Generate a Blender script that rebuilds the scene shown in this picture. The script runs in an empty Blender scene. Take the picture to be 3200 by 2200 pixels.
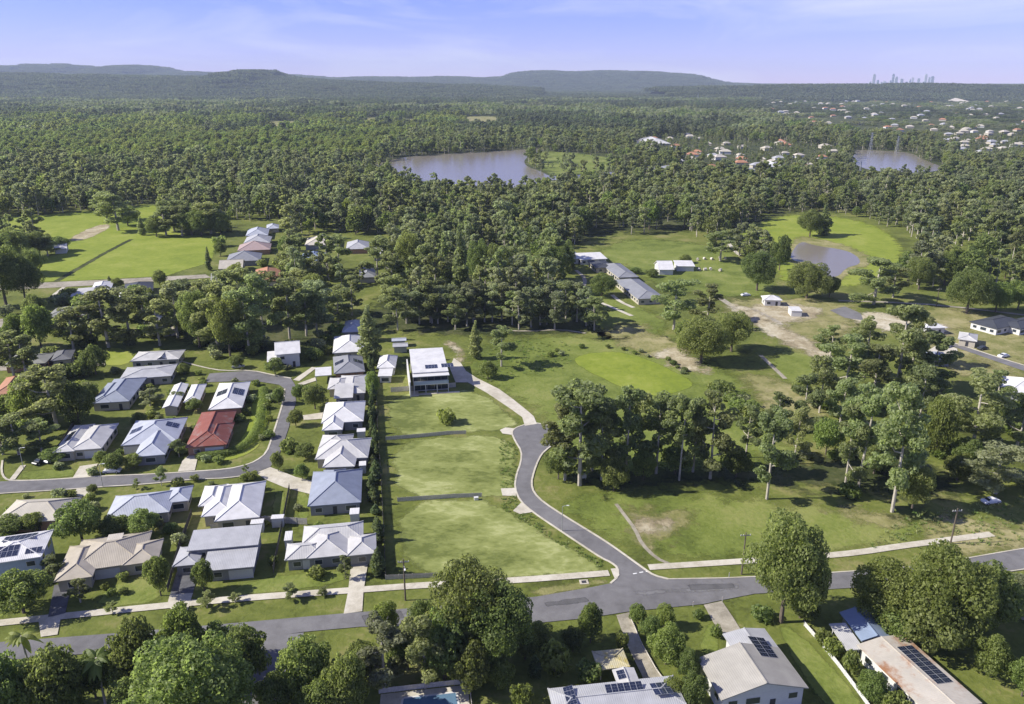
import bpy, bmesh, math, random
import numpy as np
from mathutils import Vector, Matrix
from mathutils.geometry import tessellate_polygon
R = math.radians
rnd = random.Random(7)
nrs = np.random.RandomState(11)
scene = bpy.context.scene
C = scene.collection

# ------------------------------------------------------------------ camera, sky, sun, exposure
CAM_H, PITCH, FOC = 97.0, R(19.0), 2454.0          # metres, radians, focal length in pixels of a 3200 px wide frame
cam_d = bpy.data.cameras.new('camera')
cam_d.sensor_width = 36.0
cam_d.lens = 36.0 * FOC / 3200.0
cam_d.clip_start, cam_d.clip_end = 1.0, 90000.0
cam = bpy.data.objects.new('camera', cam_d)
cam.location = (0, 0, CAM_H)
cam.rotation_euler = (math.pi / 2 - PITCH, 0, 0)
C.objects.link(cam)
scene.camera = cam

SUN_EL = R(37)
SUN_DIR_TO = Vector((-math.cos(R(4)), -math.sin(R(4)), 0))     # towards the sun, on the ground
world = bpy.data.worlds.new('World')
scene.world = world
world.use_nodes = True
nt = world.node_tree
nt.nodes.clear()
wo = nt.nodes.new('ShaderNodeOutputWorld')
bg = nt.nodes.new('ShaderNodeBackground')
bg.inputs['Strength'].default_value = 0.115
sky = nt.nodes.new('ShaderNodeTexSky')
sky.sky_type = 'NISHITA'
sky.sun_disc = False
sky.sun_elevation = SUN_EL
sky.sun_rotation = math.atan2(SUN_DIR_TO.x, SUN_DIR_TO.y)
sky.altitude = 100
sky.air_density, sky.dust_density, sky.ozone_density = 0.85, 0.0, 10.0
tint = nt.nodes.new('ShaderNodeMix'); tint.data_type = 'RGBA'; tint.blend_type = 'MULTIPLY'
tint.inputs[0].default_value = 1.0
tint.inputs[7].default_value = (0.94, 0.64, 0.95, 1)             # the lavender cast of this sky
tc = nt.nodes.new('ShaderNodeTexCoord')
mp = nt.nodes.new('ShaderNodeMapping'); mp.inputs['Scale'].default_value = (1.0, 1.0, 5.5)
mp.inputs['Rotation'].default_value = (0.12, 0.18, 0.5)
n1 = nt.nodes.new('ShaderNodeTexNoise'); n1.inputs['Scale'].default_value = 3.2; n1.inputs['Detail'].default_value = 7
n1.inputs['Roughness'].default_value = 0.58; n1.inputs['Distortion'].default_value = 0.7
cr = nt.nodes.new('ShaderNodeValToRGB')
cr.color_ramp.elements[0].position = 0.46; cr.color_ramp.elements[0].color = (0, 0, 0, 1)
cr.color_ramp.elements[1].position = 0.82; cr.color_ramp.elements[1].color = (0.85, 0.85, 0.85, 1)
cl = nt.nodes.new('ShaderNodeMix'); cl.data_type = 'RGBA'; cl.blend_type = 'MIX'
cl.inputs[7].default_value = (5.0, 5.1, 6.0, 1)                  # thin cirrus in the sky's own units
L = nt.links.new
L(sky.outputs[0], tint.inputs[6]); L(tint.outputs[2], cl.inputs[6])
L(tc.outputs['Generated'], mp.inputs['Vector']); L(mp.outputs[0], n1.inputs['Vector'])
L(n1.outputs['Fac'], cr.inputs[0]); L(cr.outputs[0], cl.inputs[0])
L(cl.outputs[2], bg.inputs['Color']); L(bg.outputs[0], wo.inputs['Surface'])

sun_d = bpy.data.lights.new('sun', 'SUN')
sun_d.energy = 4.7
sun_d.angle = R(0.5)
sun_d.color = (1.0, 0.955, 0.87)
sun = bpy.data.objects.new('sun', sun_d)
to_sun = (SUN_DIR_TO * math.cos(SUN_EL) + Vector((0, 0, math.sin(SUN_EL)))).normalized()
sun.rotation_euler = to_sun.to_track_quat('Z', 'Y').to_euler()
sun.location = to_sun * 300
C.objects.link(sun)

scene.view_settings.view_transform = 'Standard'
scene.view_settings.look = 'None'
scene.view_settings.gamma = 1.0
scene.view_settings.exposure = 0.66
scene.view_settings.use_curve_mapping = False
scene.cycles.max_bounces = 7
scene.cycles.diffuse_bounces = 4
scene.cycles.transmission_bounces = 4
scene.cycles.transparent_max_bounces = 8
scene.cycles.volume_bounces = 0

# ------------------------------------------------------------------ survey: sightings read off the aerial photograph -> metres on the ground
_cp, _sp = math.cos(PITCH), math.sin(PITCH)
def at(x, y, z=0.0):
    u, v = (x - 1600) / FOC, (1100 - y) / FOC
    t = (z - CAM_H) / (-_sp + v * _cp)
    return Vector((u * t, (_cp + v * _sp) * t, z))
def proj(p):
    dz = p[2] - CAM_H
    zc = p[1] * _cp - dz * _sp
    return 1600 + FOC * p[0] / zc, 1100 - FOC * (p[1] * _sp + dz * _cp) / zc, zc
def at_depth(x, y, Y):
    u, v = (x - 1600) / FOC, (1100 - y) / FOC
    t = Y / (_cp + v * _sp)
    return Vector((u * t, Y, CAM_H + t * (-_sp + v * _cp)))
def gp(*pts, z=0.0):
    return [at(x, y, z).to_2d() for x, y in pts]

# ------------------------------------------------------------------ materials
MATS = {}
def nodes_of(m):
    m.use_nodes = True
    t = m.node_tree
    return t, t.nodes.get('Principled BSDF')
def N(t, kind, **kw):
    n = t.nodes.new(kind)
    for k, v in kw.items():
        if k in n.inputs: n.inputs[k].default_value = v
        else: setattr(n, k, v)
    return n
def mat(name, col, rough=0.8, var=0.12, scale=3.0, metallic=0.0, bump=0.0, spec=0.3, wave=0.0, wdir='X', obj_var=0.0):
    if name in MATS: return MATS[name]
    m = bpy.data.materials.new(name); t, b = nodes_of(m); MATS[name] = m
    b.inputs['Roughness'].default_value = rough
    b.inputs['Metallic'].default_value = metallic
    b.inputs['Specular IOR Level'].default_value = spec
    tcn = N(t, 'ShaderNodeTexCoord')
    nz = N(t, 'ShaderNodeTexNoise', Scale=scale, Detail=5.0, Roughness=0.6)
    t.links.new(tcn.outputs['Object'], nz.inputs['Vector'])
    rp = N(t, 'ShaderNodeValToRGB')
    rp.color_ramp.elements[0].position, rp.color_ramp.elements[1].position = 0.3, 0.7
    rp.color_ramp.elements[0].color = (*[c * (1 - var) for c in col], 1)
    rp.color_ramp.elements[1].color = (*[min(1, c * (1 + var)) for c in col], 1)
    t.links.new(nz.outputs['Fac'], rp.inputs[0])
    out = rp.outputs[0]
    if obj_var:
        oi = N(t, 'ShaderNodeObjectInfo'); hv = N(t, 'ShaderNodeHueSaturation')
        mr = N(t, 'ShaderNodeMapRange'); mr.inputs[3].default_value = 1 - obj_var; mr.inputs[4].default_value = 1 + obj_var
        t.links.new(oi.outputs['Random'], mr.inputs[0]); t.links.new(mr.outputs[0], hv.inputs['Value'])
        t.links.new(out, hv.inputs['Color']); out = hv.outputs[0]
    t.links.new(out, b.inputs['Base Color'])
    last = None
    if bump:
        bp = N(t, 'ShaderNodeBump', Strength=bump, Distance=0.05)
        t.links.new(nz.outputs['Fac'], bp.inputs['Height']); last = bp
    if wave:
        wv = N(t, 'ShaderNodeTexWave', Scale=wave, wave_type='BANDS', bands_direction=wdir)
        t.links.new(tcn.outputs['Object'], wv.inputs['Vector'])
        bp2 = N(t, 'ShaderNodeBump', Strength=0.5, Distance=0.04)
        t.links.new(wv.outputs['Fac'], bp2.inputs['Height'])
        if last: t.links.new(last.outputs[0], bp2.inputs['Normal'])
        last = bp2
    if last: t.links.new(last.outputs[0], b.inputs['Normal'])
    return m
def roofmat(name, col, rough=0.6, var=0.14):
    return mat(name, col, rough, var, 0.35, 0.0, 0.0, 0.4, wave=0.9, wdir='X')

def leafmat(name, c0, c1, trans=0.3):
    m = bpy.data.materials.new(name); t, b = nodes_of(m); MATS[name] = m
    geo = N(t, 'ShaderNodeNewGeometry'); oi = N(t, 'ShaderNodeObjectInfo')
    rp = N(t, 'ShaderNodeValToRGB')
    rp.color_ramp.elements[0].color = (*c0, 1); rp.color_ramp.elements[1].color = (*c1, 1)
    t.links.new(geo.outputs['Random Per Island'], rp.inputs[0])
    hv = N(t, 'ShaderNodeHueSaturation')
    mr = N(t, 'ShaderNodeMapRange'); mr.inputs[3].default_value = 0.9; mr.inputs[4].default_value = 1.4
    mh = N(t, 'ShaderNodeMapRange'); mh.inputs[3].default_value = 0.488; mh.inputs[4].default_value = 0.522
    ml = N(t, 'ShaderNodeMath', operation='FRACT'); mm = N(t, 'ShaderNodeMath', operation='MULTIPLY'); mm.inputs[1].default_value = 7.31
    t.links.new(oi.outputs['Random'], mr.inputs[0]); t.links.new(oi.outputs['Random'], mm.inputs[0])
    t.links.new(mm.outputs[0], ml.inputs[0]); t.links.new(ml.outputs[0], mh.inputs[0])
    t.links.new(mr.outputs[0], hv.inputs['Value']); t.links.new(mh.outputs[0], hv.inputs['Hue'])
    t.links.new(rp.outputs[0], hv.inputs['Color'])
    b.inputs['Roughness'].default_value = 0.55; b.inputs['Specular IOR Level'].default_value = 0.3
    t.links.new(hv.outputs[0], b.inputs['Base Color'])
    tr = N(t, 'ShaderNodeBsdfTranslucent'); bo = N(t, 'ShaderNodeMix', data_type='RGBA', blend_type='MULTIPLY'); bo.inputs[0].default_value = 1.0
    bo.inputs[7].default_value = (1.75, 1.8, 1.3, 1); t.links.new(hv.outputs[0], bo.inputs[6]); t.links.new(bo.outputs[2], tr.inputs['Color'])
    mx = N(t, 'ShaderNodeMixShader'); mx.inputs[0].default_value = trans
    o = t.nodes['Material Output']
    t.links.new(b.outputs[0], mx.inputs[1]); t.links.new(tr.outputs[0], mx.inputs[2]); t.links.new(mx.outputs[0], o.inputs['Surface'])
    return m
leafmat('leaf_gum', (0.143, 0.160, 0.067), (0.302, 0.326, 0.153), 0.55)
leafmat('leaf_dense', (0.096, 0.121, 0.036), (0.240, 0.272, 0.095), 0.55)
leafmat('leaf_bright', (0.115, 0.142, 0.034), (0.250, 0.285, 0.086), 0.5)
leafmat('leaf_grey', (0.151, 0.166, 0.092), (0.302, 0.324, 0.189), 0.55)
leafmat('leaf_far_shaded', (0.060, 0.074, 0.036), (0.150, 0.168, 0.085), 0.45)  # darkened leaves: shade on hills and far woods put into the colour
leafmat('leaf_pine', (0.068, 0.092, 0.036), (0.158, 0.190, 0.076), 0.45)
mat('bark_pale', (0.42, 0.38, 0.31), 0.85, 0.3, 1.2)
mat('bark_dark', (0.13, 0.105, 0.08), 0.9, 0.3, 2.0)

def groundmat(name, cols, scales=(0.02, 0.12, 0.9), feather=False, rough=0.95, streak=None, bump=0.6):
    """grass or soil: three noises mixing a ramp of colours; feather fades the sheet's edge through the vertex attribute 'edge'"""
    m = bpy.data.materials.new(name); t, b = nodes_of(m); MATS[name] = m
    b.inputs['Roughness'].default_value = rough; b.inputs['Specular IOR Level'].default_value = 0.15
    tcn = N(t, 'ShaderNodeTexCoord'); vec = tcn.outputs['Object']
    if streak:
        mpn = N(t, 'ShaderNodeMapping'); mpn.inputs['Rotation'].default_value = (0, 0, streak[0]); mpn.inputs['Scale'].default_value = (streak[1], 1, 1)
        t.links.new(vec, mpn.inputs['Vector']); vec = mpn.outputs[0]
    ns = []
    for s, d in zip(scales, (4.0, 6.0, 6.0)):
        n = N(t, 'ShaderNodeTexNoise', Scale=s, Detail=d, Roughness=0.62, Distortion=0.4); t.links.new(vec, n.inputs['Vector']); ns.append(n)
    a = N(t, 'ShaderNodeMath', operation='MULTIPLY'); a.inputs[1].default_value = 0.40
    a2 = N(t, 'ShaderNodeMath', operation='MULTIPLY_ADD'); a2.inputs[1].default_value = 0.36
    a3 = N(t, 'ShaderNodeMath', operation='MULTIPLY_ADD'); a3.inputs[1].default_value = 0.24
    t.links.new(ns[0].outputs['Fac'], a.inputs[0]); t.links.new(ns[1].outputs['Fac'], a2.inputs[0]); t.links.new(a.outputs[0], a2.inputs[2])
    t.links.new(ns[2].outputs['Fac'], a3.inputs[0]); t.links.new(a2.outputs[0], a3.inputs[2])
    rp = N(t, 'ShaderNodeValToRGB'); els = rp.color_ramp.elements
    k = len(cols)
    for i, c in enumerate(cols):
        p = 0.415 + 0.17 * i / (k - 1)
        e = els[i] if i < 2 else els.new(p)
        e.position = p; e.color = (*c, 1)
    t.links.new(a3.outputs[0], rp.inputs[0]); t.links.new(rp.outputs[0], b.inputs['Base Color'])
    if bump:
        bp = N(t, 'ShaderNodeBump', Strength=bump, Distance=0.35); t.links.new(ns[2].outputs['Fac'], bp.inputs['Height']); t.links.new(bp.outputs[0], b.inputs['Normal'])
    if feather:
        at_ = N(t, 'ShaderNodeAttribute', attribute_name='edge')
        f1 = N(t, 'ShaderNodeMath', operation='MULTIPLY_ADD'); f1.inputs[1].default_value = 1.0; f1.inputs[2].default_value = -1.1
        nf = N(t, 'ShaderNodeTexNoise', Scale=0.16, Detail=8.0, Roughness=0.72); t.links.new(tcn.outputs['Object'], nf.inputs['Vector'])
        f2 = N(t, 'ShaderNodeMath', operation='MULTIPLY_ADD'); f2.inputs[1].default_value = 2.2; f3 = N(t, 'ShaderNodeMapRange', interpolation_type='SMOOTHSTEP')
        f3.inputs[1].default_value = 0.25; f3.inputs[2].default_value = 0.75
        t.links.new(at_.outputs['Fac'], f1.inputs[0]); t.links.new(f1.outputs[0], f2.inputs[2]); t.links.new(nf.outputs['Fac'], f2.inputs[0])
        t.links.new(f2.outputs[0], f3.inputs[0]); t.links.new(f3.outputs[0], b.inputs['Alpha'])
    return m
groundmat('grass', [(0.070, 0.082, 0.018), (0.115, 0.138, 0.028), (0.150, 0.170, 0.038), (0.215, 0.205, 0.072)], (0.017, 0.09, 0.7))
groundmat('lot_grass', [(0.115, 0.138, 0.034), (0.190, 0.216, 0.060), (0.250, 0.275, 0.088), (0.355, 0.372, 0.150)], (0.045, 0.13, 0.8), True, streak=(0.5, 0.6), bump=0.3)
groundmat('park_grass', [(0.095, 0.122, 0.024), (0.140, 0.175, 0.034), (0.180, 0.212, 0.048), (0.225, 0.240, 0.070)], (0.02, 0.09, 0.9), True)
groundmat('meadow_grass', [(0.158, 0.205, 0.026), (0.195, 0.242, 0.030), (0.228, 0.270, 0.040), (0.268, 0.295, 0.060)], (0.012, 0.06, 0.4), True)
groundmat('dry_grass', [(0.150, 0.165, 0.045), (0.205, 0.200, 0.070), (0.270, 0.250, 0.105), (0.340, 0.300, 0.150)], (0.03, 0.15, 0.9), True)
groundmat('bare_soil', [(0.26, 0.215, 0.13), (0.36, 0.305, 0.19), (0.46, 0.41, 0.28), (0.55, 0.50, 0.37)], (0.04, 0.2, 1.0), True)
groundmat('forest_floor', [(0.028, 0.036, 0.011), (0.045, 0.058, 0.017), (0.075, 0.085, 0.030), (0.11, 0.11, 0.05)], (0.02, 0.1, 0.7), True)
groundmat('asphalt', [(0.130, 0.126, 0.124), (0.155, 0.150, 0.147), (0.175, 0.170, 0.167), (0.200, 0.195, 0.190)], (0.05, 0.4, 6.0), False, 0.85, bump=0.1)
groundmat('concrete', [(0.41, 0.375, 0.285), (0.48, 0.44, 0.345), (0.54, 0.50, 0.40), (0.59, 0.55, 0.45)], (0.1, 0.6, 5.0), False, 0.85, bump=0.1)
groundmat('gravel', [(0.24, 0.215, 0.16), (0.30, 0.27, 0.205), (0.36, 0.325, 0.25), (0.42, 0.38, 0.30)], (0.1, 0.6, 5.0), False, 0.9, bump=0.3)
groundmat('dark_paving', [(0.085, 0.085, 0.09), (0.11, 0.11, 0.115), (0.13, 0.13, 0.135), (0.15, 0.15, 0.155)], (0.1, 0.6, 5.0), False, 0.8, bump=0.1)

def watermat(name, col, rough, bscale):
    m = bpy.data.materials.new(name); t, b = nodes_of(m); MATS[name] = m
    b.inputs['Base Color'].default_value = (*col, 1); b.inputs['Roughness'].default_value = rough
    b.inputs['Specular IOR Level'].default_value = 0.5; b.inputs['IOR'].default_value = 1.33
    tcn = N(t, 'ShaderNodeTexCoord'); n = N(t, 'ShaderNodeTexNoise', Scale=bscale, Detail=4.0)
    t.links.new(tcn.outputs['Object'], n.inputs['Vector'])
    bp = N(t, 'ShaderNodeBump', Strength=0.25, Distance=0.2); t.links.new(n.outputs['Fac'], bp.inputs['Height']); t.links.new(bp.outputs[0], b.inputs['Normal'])
watermat('river_water', (0.215, 0.190, 0.150), 0.2, 0.3)
watermat('pool_water', (0.11, 0.19, 0.27), 0.05, 1.5)

mat('white_paint', (0.60, 0.59, 0.56), 0.6, 0.05)
mat('cream_render', (0.44, 0.40, 0.32), 0.8, 0.08)
mat('grey_render', (0.27, 0.27, 0.265), 0.8, 0.08)
mat('brick', (0.33, 0.20, 0.13), 0.9, 0.2, 6.0)
mat('blue_render', (0.36, 0.42, 0.48), 0.7, 0.06)
mat('dark_trim', (0.05, 0.05, 0.055), 0.5, 0.1)
mat('fence_timber', (0.48, 0.45, 0.39), 0.9, 0.25, 2.0)
mat('fence_dark', (0.10, 0.095, 0.085), 0.9, 0.25, 2.0)
mat('steel', (0.45, 0.46, 0.47), 0.45, 0.08, metallic=0.6)
mat('rubber', (0.02, 0.02, 0.02), 0.8, 0.1)
mat('line_white', (0.72, 0.72, 0.68), 0.7, 0.1)
mat('lamp_glass', (0.7, 0.7, 0.65), 0.2, 0.03)
g = mat('glass', (0.035, 0.045, 0.055), 0.08, 0.1); g.node_tree.nodes['Principled BSDF'].inputs['Specular IOR Level'].default_value = 0.6
g = mat('solar_cell', (0.016, 0.022, 0.045), 0.12, 0.2); g.node_tree.nodes['Principled BSDF'].inputs['Specular IOR Level'].default_value = 0.5
mat('aluminium', (0.6, 0.6, 0.6), 0.4, 0.05, metallic=0.5)

ROOF = {
 'white': roofmat('roof_white', (0.60, 0.59, 0.565)), 'offwhite': roofmat('roof_offwhite', (0.48, 0.47, 0.445)),
 'pale': roofmat('roof_pale_grey', (0.39, 0.39, 0.39)), 'cream': roofmat('roof_cream', (0.52, 0.47, 0.385)),
 'beige': roofmat('roof_beige', (0.40, 0.355, 0.275)), 'tan': roofmat('roof_tan', (0.47, 0.43, 0.34)),
 'bluegrey': roofmat('roof_blue_grey', (0.26, 0.285, 0.335)), 'silver': roofmat('roof_silver', (0.40, 0.42, 0.46)),
 'grey': roofmat('roof_grey', (0.235, 0.24, 0.25)), 'darkgrey': roofmat('roof_dark_grey', (0.15, 0.15, 0.15)),
 'charcoal': roofmat('roof_charcoal', (0.055, 0.06, 0.068)), 'red': roofmat('roof_red', (0.36, 0.095, 0.06), 0.7, 0.22),
 'terracotta': roofmat('roof_terracotta', (0.40, 0.20, 0.115), 0.8, 0.15), 'pink': roofmat('roof_pink', (0.36, 0.27, 0.245), 0.8, 0.1),
 'blue': roofmat('roof_blue', (0.22, 0.275, 0.365)), 'old': roofmat('roof_old', (0.34, 0.32, 0.275), 0.8, 0.14),
 'olive': roofmat('roof_olive', (0.22, 0.22, 0.19), 0.8),
}
def stained(name, base, stain, scale, lo, hi):
    m = roofmat(name, base, 0.8, 0.12); t = m.node_tree; b = t.nodes['Principled BSDF']
    src = b.inputs['Base Color'].links[0].from_socket
    tcn = N(t, 'ShaderNodeTexCoord'); n = N(t, 'ShaderNodeTexNoise', Scale=scale, Detail=6.0, Roughness=0.7)
    mr = N(t, 'ShaderNodeMapRange', interpolation_type='SMOOTHSTEP'); mr.inputs[1].default_value = lo; mr.inputs[2].default_value = hi
    mx = N(t, 'ShaderNodeMix', data_type='RGBA'); mx.inputs[7].default_value = (*stain, 1)
    t.links.new(tcn.outputs['Object'], n.inputs['Vector']); t.links.new(n.outputs['Fac'], mr.inputs[0])
    t.links.new(mr.outputs[0], mx.inputs[0]); t.links.new(src, mx.inputs[6]); t.links.new(mx.outputs[2], b.inputs['Base Color'])
    ROOF[name] = m
stained('rusty', (0.46, 0.42, 0.35), (0.30, 0.15, 0.075), 0.16, 0.47, 0.66)
stained('lichen', (0.50, 0.45, 0.28), (0.42, 0.33, 0.06), 0.35, 0.45, 0.65)
stained('redworn', (0.225, 0.070, 0.050), (0.24, 0.165, 0.14), 0.3, 0.48, 0.66)

# ------------------------------------------------------------------ object helpers
def mesh_obj(name, verts, faces, material=None, parent=None, loc=None, rz=0.0, smooth=False):
    me = bpy.data.meshes.new(name); me.from_pydata([tuple(v) for v in verts], [], faces); me.update()
    if smooth: me.shade_smooth()
    if material is not None: me.materials.append(material if not isinstance(material, str) else MATS[material])
    o = bpy.data.objects.new(name, me); C.objects.link(o)
    if parent: o.parent = parent
    if loc is not None: o.location = loc
    o.rotation_euler[2] = rz
    return o
def link_mesh(name, me, parent=None, loc=(0, 0, 0), rot=(0, 0, 0), sc=(1, 1, 1)):
    o = bpy.data.objects.new(name, me); C.objects.link(o)
    o.parent = parent; o.location = loc; o.rotation_euler = rot; o.scale = sc
    return o
def empty(name, loc, rz=0.0):
    o = bpy.data.objects.new(name, None); C.objects.link(o); o.location = loc; o.rotation_euler[2] = rz; o.empty_display_size = 0.5
    return o
def tag(o, label, cat, group=None):
    o['label'] = label; o['category'] = cat
    if group: o['group'] = group
    return o
def struct(o, label=None):
    o['kind'] = 'structure'
    if label: o['label'] = label
    return o
class MB:
    def __init__(s): s.v, s.f = [], []
    def add(s, v, f):
        k = len(s.v); s.v += [tuple(p) for p in v]; s.f += [tuple(i + k for i in q) for q in f]; return s
    def box(s, x0, x1, y0, y1, z0, z1):
        return s.add([(x0, y0, z0), (x1, y0, z0), (x1, y1, z0), (x0, y1, z0), (x0, y0, z1), (x1, y0, z1), (x1, y1, z1), (x0, y1, z1)],
                     [(3, 2, 1, 0), (4, 5, 6, 7), (0, 1, 5, 4), (1, 2, 6, 5), (2, 3, 7, 6), (3, 0, 4, 7)])
    def tube(s, pts, rad, n=6, cap=True):
        pts = [Vector(p) for p in pts]; k = len(s.v); rings = len(pts)
        for i, p in enumerate(pts):
            d = (pts[min(i + 1, rings - 1)] - pts[max(i - 1, 0)]).normalized()
            a = d.orthogonal().normalized(); b = d.cross(a); r = rad[i] if hasattr(rad, '__len__') else rad
            for j in range(n):
                th = 2 * math.pi * j / n; s.v.append(tuple(p + (a * math.cos(th) + b * math.sin(th)) * r))
        for i in range(rings - 1):
            for j in range(n):
                s.f.append((k + i * n + j, k + i * n + (j + 1) % n, k + (i + 1) * n + (j + 1) % n, k + (i + 1) * n + j))
        if cap:
            s.f.append(tuple(k + j for j in reversed(range(n)))); s.f.append(tuple(k + (rings - 1) * n + j for j in range(n)))
        return s
    def bar(s, a, b, w): return s.tube([a, b], w, 4)
    def mesh(s, name, material):
        me = bpy.data.meshes.new(name); me.from_pydata(s.v, [], s.f); me.update()
        me.materials.append(MATS[material] if isinstance(material, str) else material); return me
    def build(s, name, material, parent=None, loc=None, rz=0.0): return mesh_obj(name, s.v, s.f, material, parent, loc, rz)

def inside(poly, x, y):
    n, c, j = len(poly), False, len(poly) - 1
    for i in range(n):
        xi, yi = poly[i]; xj, yj = poly[j]
        if (yi > y) != (yj > y) and x < (xj - xi) * (y - yi) / (yj - yi) + xi: c = not c
        j = i
    return c
NOTREES = []          # ground polygons kept free of scattered planting
NOSHRUB = []
def chaikin(p, n=2, closed=True):
    for _ in range(n):
        q = []
        m = len(p)
        rng = range(m) if closed else range(m - 1)
        if not closed: q.append(p[0])
        for i in rng:
            a, b = p[i], p[(i + 1) % m]
            q += [a * 0.75 + b * 0.25, a * 0.25 + b * 0.75]
        if not closed: q.append(p[-1])
        p = q
    return p
def sheet(name, pts, material, z, label=None, smooth=0, block=True):
    """a flat sheet on the ground"""
    if smooth: pts = chaikin(pts, smooth)
    tri = tessellate_polygon([[Vector((p[0], p[1], 0)) for p in pts]])
    o = mesh_obj(name, [(p[0], p[1], z) for p in pts], [tuple(t) for t in tri], material)
    for f in o.data.polygons:
        if f.normal.z < 0: f.flip()
    if block: NOSHRUB.append([(p[0], p[1]) for p in pts]); NOTREES.append([(p[0], p[1]) for p in pts])
    return struct(o, label)
_LAY = {}
def patch(name, pts, material, z, feather=3.0, smooth=2, label=None):
    """a ground patch whose rim fades out over 'feather' metres (attribute edge: 1 inside, 0 on the rim)"""
    _LAY[z] = _LAY.get(z, -1) + 1; z = z + 0.0006 * _LAY[z]       # patches of one layer never share a plane
    pts = chaikin(pts, smooth); P = np.array([(p[0], p[1]) for p in pts]); n = len(P)
    lo, hi = P.min(0) - feather, P.max(0) + feather
    cell = max(feather / 3.0, (hi - lo).max() / 150.0)
    nx, ny = [int(v) + 2 for v in (hi - lo) / cell]
    gx, gy = np.meshgrid(lo[0] + cell * np.arange(nx), lo[1] + cell * np.arange(ny)); X, Y = gx.ravel(), gy.ravel()
    dist = np.full(X.shape, 1e9); ins = np.zeros(X.shape, bool)
    for i in range(n):
        ax, ay = P[i]; bx, by = P[(i + 1) % n]; dx, dy = bx - ax, by - ay; l2 = dx * dx + dy * dy + 1e-9
        t = np.clip(((X - ax) * dx + (Y - ay) * dy) / l2, 0, 1); dist = np.minimum(dist, np.hypot(X - ax - t * dx, Y - ay - t * dy))
        if ay != by: ins ^= ((ay > Y) != (by > Y)) & (X < dx * (Y - ay) / dy + ax)
    sd = np.where(ins, dist, -dist)
    keep = (sd > -feather * 0.75 - cell).reshape(ny, nx)
    q = keep[:-1, :-1] & keep[1:, :-1] & keep[:-1, 1:] & keep[1:, 1:]; jj, ii = np.nonzero(q); k = jj * nx + ii
    F = np.stack([k, k + 1, k + nx + 1, k + nx], 1); used, inv = np.unique(F, return_inverse=True); F = inv.reshape(-1, 4)
    o = mesh_obj(name, np.stack([X[used], Y[used], np.full(len(used), z)], 1), F.tolist(), material)
    e = np.clip(sd[used] / feather + 0.5, 0, 1)
    at2 = o.data.attributes.new('edge', 'FLOAT', 'POINT'); at2.data.foreach_set('value', e.astype(np.float32))
    return struct(o, label)
def ribbon_pts(line, width, off=0.0):
    L_, R_ = [], []
    for i, p in enumerate(line):
        d = line[min(i + 1, len(line) - 1)] - line[max(i - 1, 0)]
        nr = Vector((-d.y, d.x)).normalized()
        L_.append(p + nr * (off + width / 2)); R_.append(p + nr * (off - width / 2))
    return L_, R_
def kerb(name, line, width, height, material='concrete', smooth=1, z0=0.1, label=None):
    """a raised strip with a top and two sides along a line"""
    if smooth: line = chaikin(line, smooth, False)
    a, b = ribbon_pts(line, width); n = len(line); v = []
    for p in a: v.append((p.x, p.y, z0))
    for p in a: v.append((p.x, p.y, z0 + height))
    for p in b: v.append((p.x, p.y, z0 + height))
    for p in b: v.append((p.x, p.y, z0))
    f = []
    for k in range(3):
        for i in range(n - 1): f.append((k * n + i, (k + 1) * n + i, (k + 1) * n + i + 1, k * n + i + 1))
    f.append((0, 3 * n, 2 * n, n)); f.append((n - 1, 2 * n - 1, 3 * n - 1, 4 * n - 1))
    o = mesh_obj(name, v, f, material)
    bm = bmesh.new(); bm.from_mesh(o.data); bmesh.ops.recalc_face_normals(bm, faces=bm.faces); bm.to_mesh(o.data); bm.free()
    return struct(o, label)
def path(name, line, width, z, material='concrete', smooth=1, label=None):
    if smooth: line = chaikin(line, smooth, False)
    a, b = ribbon_pts(line, width)
    return sheet(name, a + b[::-1], material, z, label)
# ------------------------------------------------------------------ ground, water, roads
def big_sheet():
    xs = [-42000, -8000, -1500, 1500, 8000, 42000]; ys = [-400, 1500, 8000, 45000]
    v = [(x, y, 0) for y in ys for x in xs]; w = len(xs)
    f = [(j * w + i, j * w + i + 1, (j + 1) * w + i + 1, (j + 1) * w + i) for j in range(len(ys) - 1) for i in range(w - 1)]
    return struct(mesh_obj('ground', v, f, 'grass'), 'green and straw-coloured grass of the valley floor')
big_sheet()
Z_FOR, Z_PARK, Z_MEA, Z_SOIL, Z_WAT, Z_ROAD, Z_PATH = 0.010, 0.040, 0.065, 0.085, 0.105, 0.125, 0.150

# dark floor under the woods
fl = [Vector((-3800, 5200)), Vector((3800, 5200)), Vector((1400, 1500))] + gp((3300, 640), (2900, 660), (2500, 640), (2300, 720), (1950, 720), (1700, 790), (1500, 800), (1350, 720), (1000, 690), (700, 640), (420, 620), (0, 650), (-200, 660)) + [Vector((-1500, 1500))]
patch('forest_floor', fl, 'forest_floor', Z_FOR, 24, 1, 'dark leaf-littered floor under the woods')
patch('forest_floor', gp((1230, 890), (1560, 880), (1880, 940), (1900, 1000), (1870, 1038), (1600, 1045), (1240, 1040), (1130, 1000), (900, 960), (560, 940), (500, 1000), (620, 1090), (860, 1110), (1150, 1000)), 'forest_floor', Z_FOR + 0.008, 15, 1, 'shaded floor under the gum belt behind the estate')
patch('forest_floor', gp((1780, 1480), (1900, 1440), (2250, 1440), (2700, 1430), (2950, 1450), (2960, 1560), (2700, 1530), (2250, 1500), (1900, 1530)), 'forest_floor', Z_FOR + 0.008, 18, 1, 'leaf litter under the gum stand beside the cul-de-sac')

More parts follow.
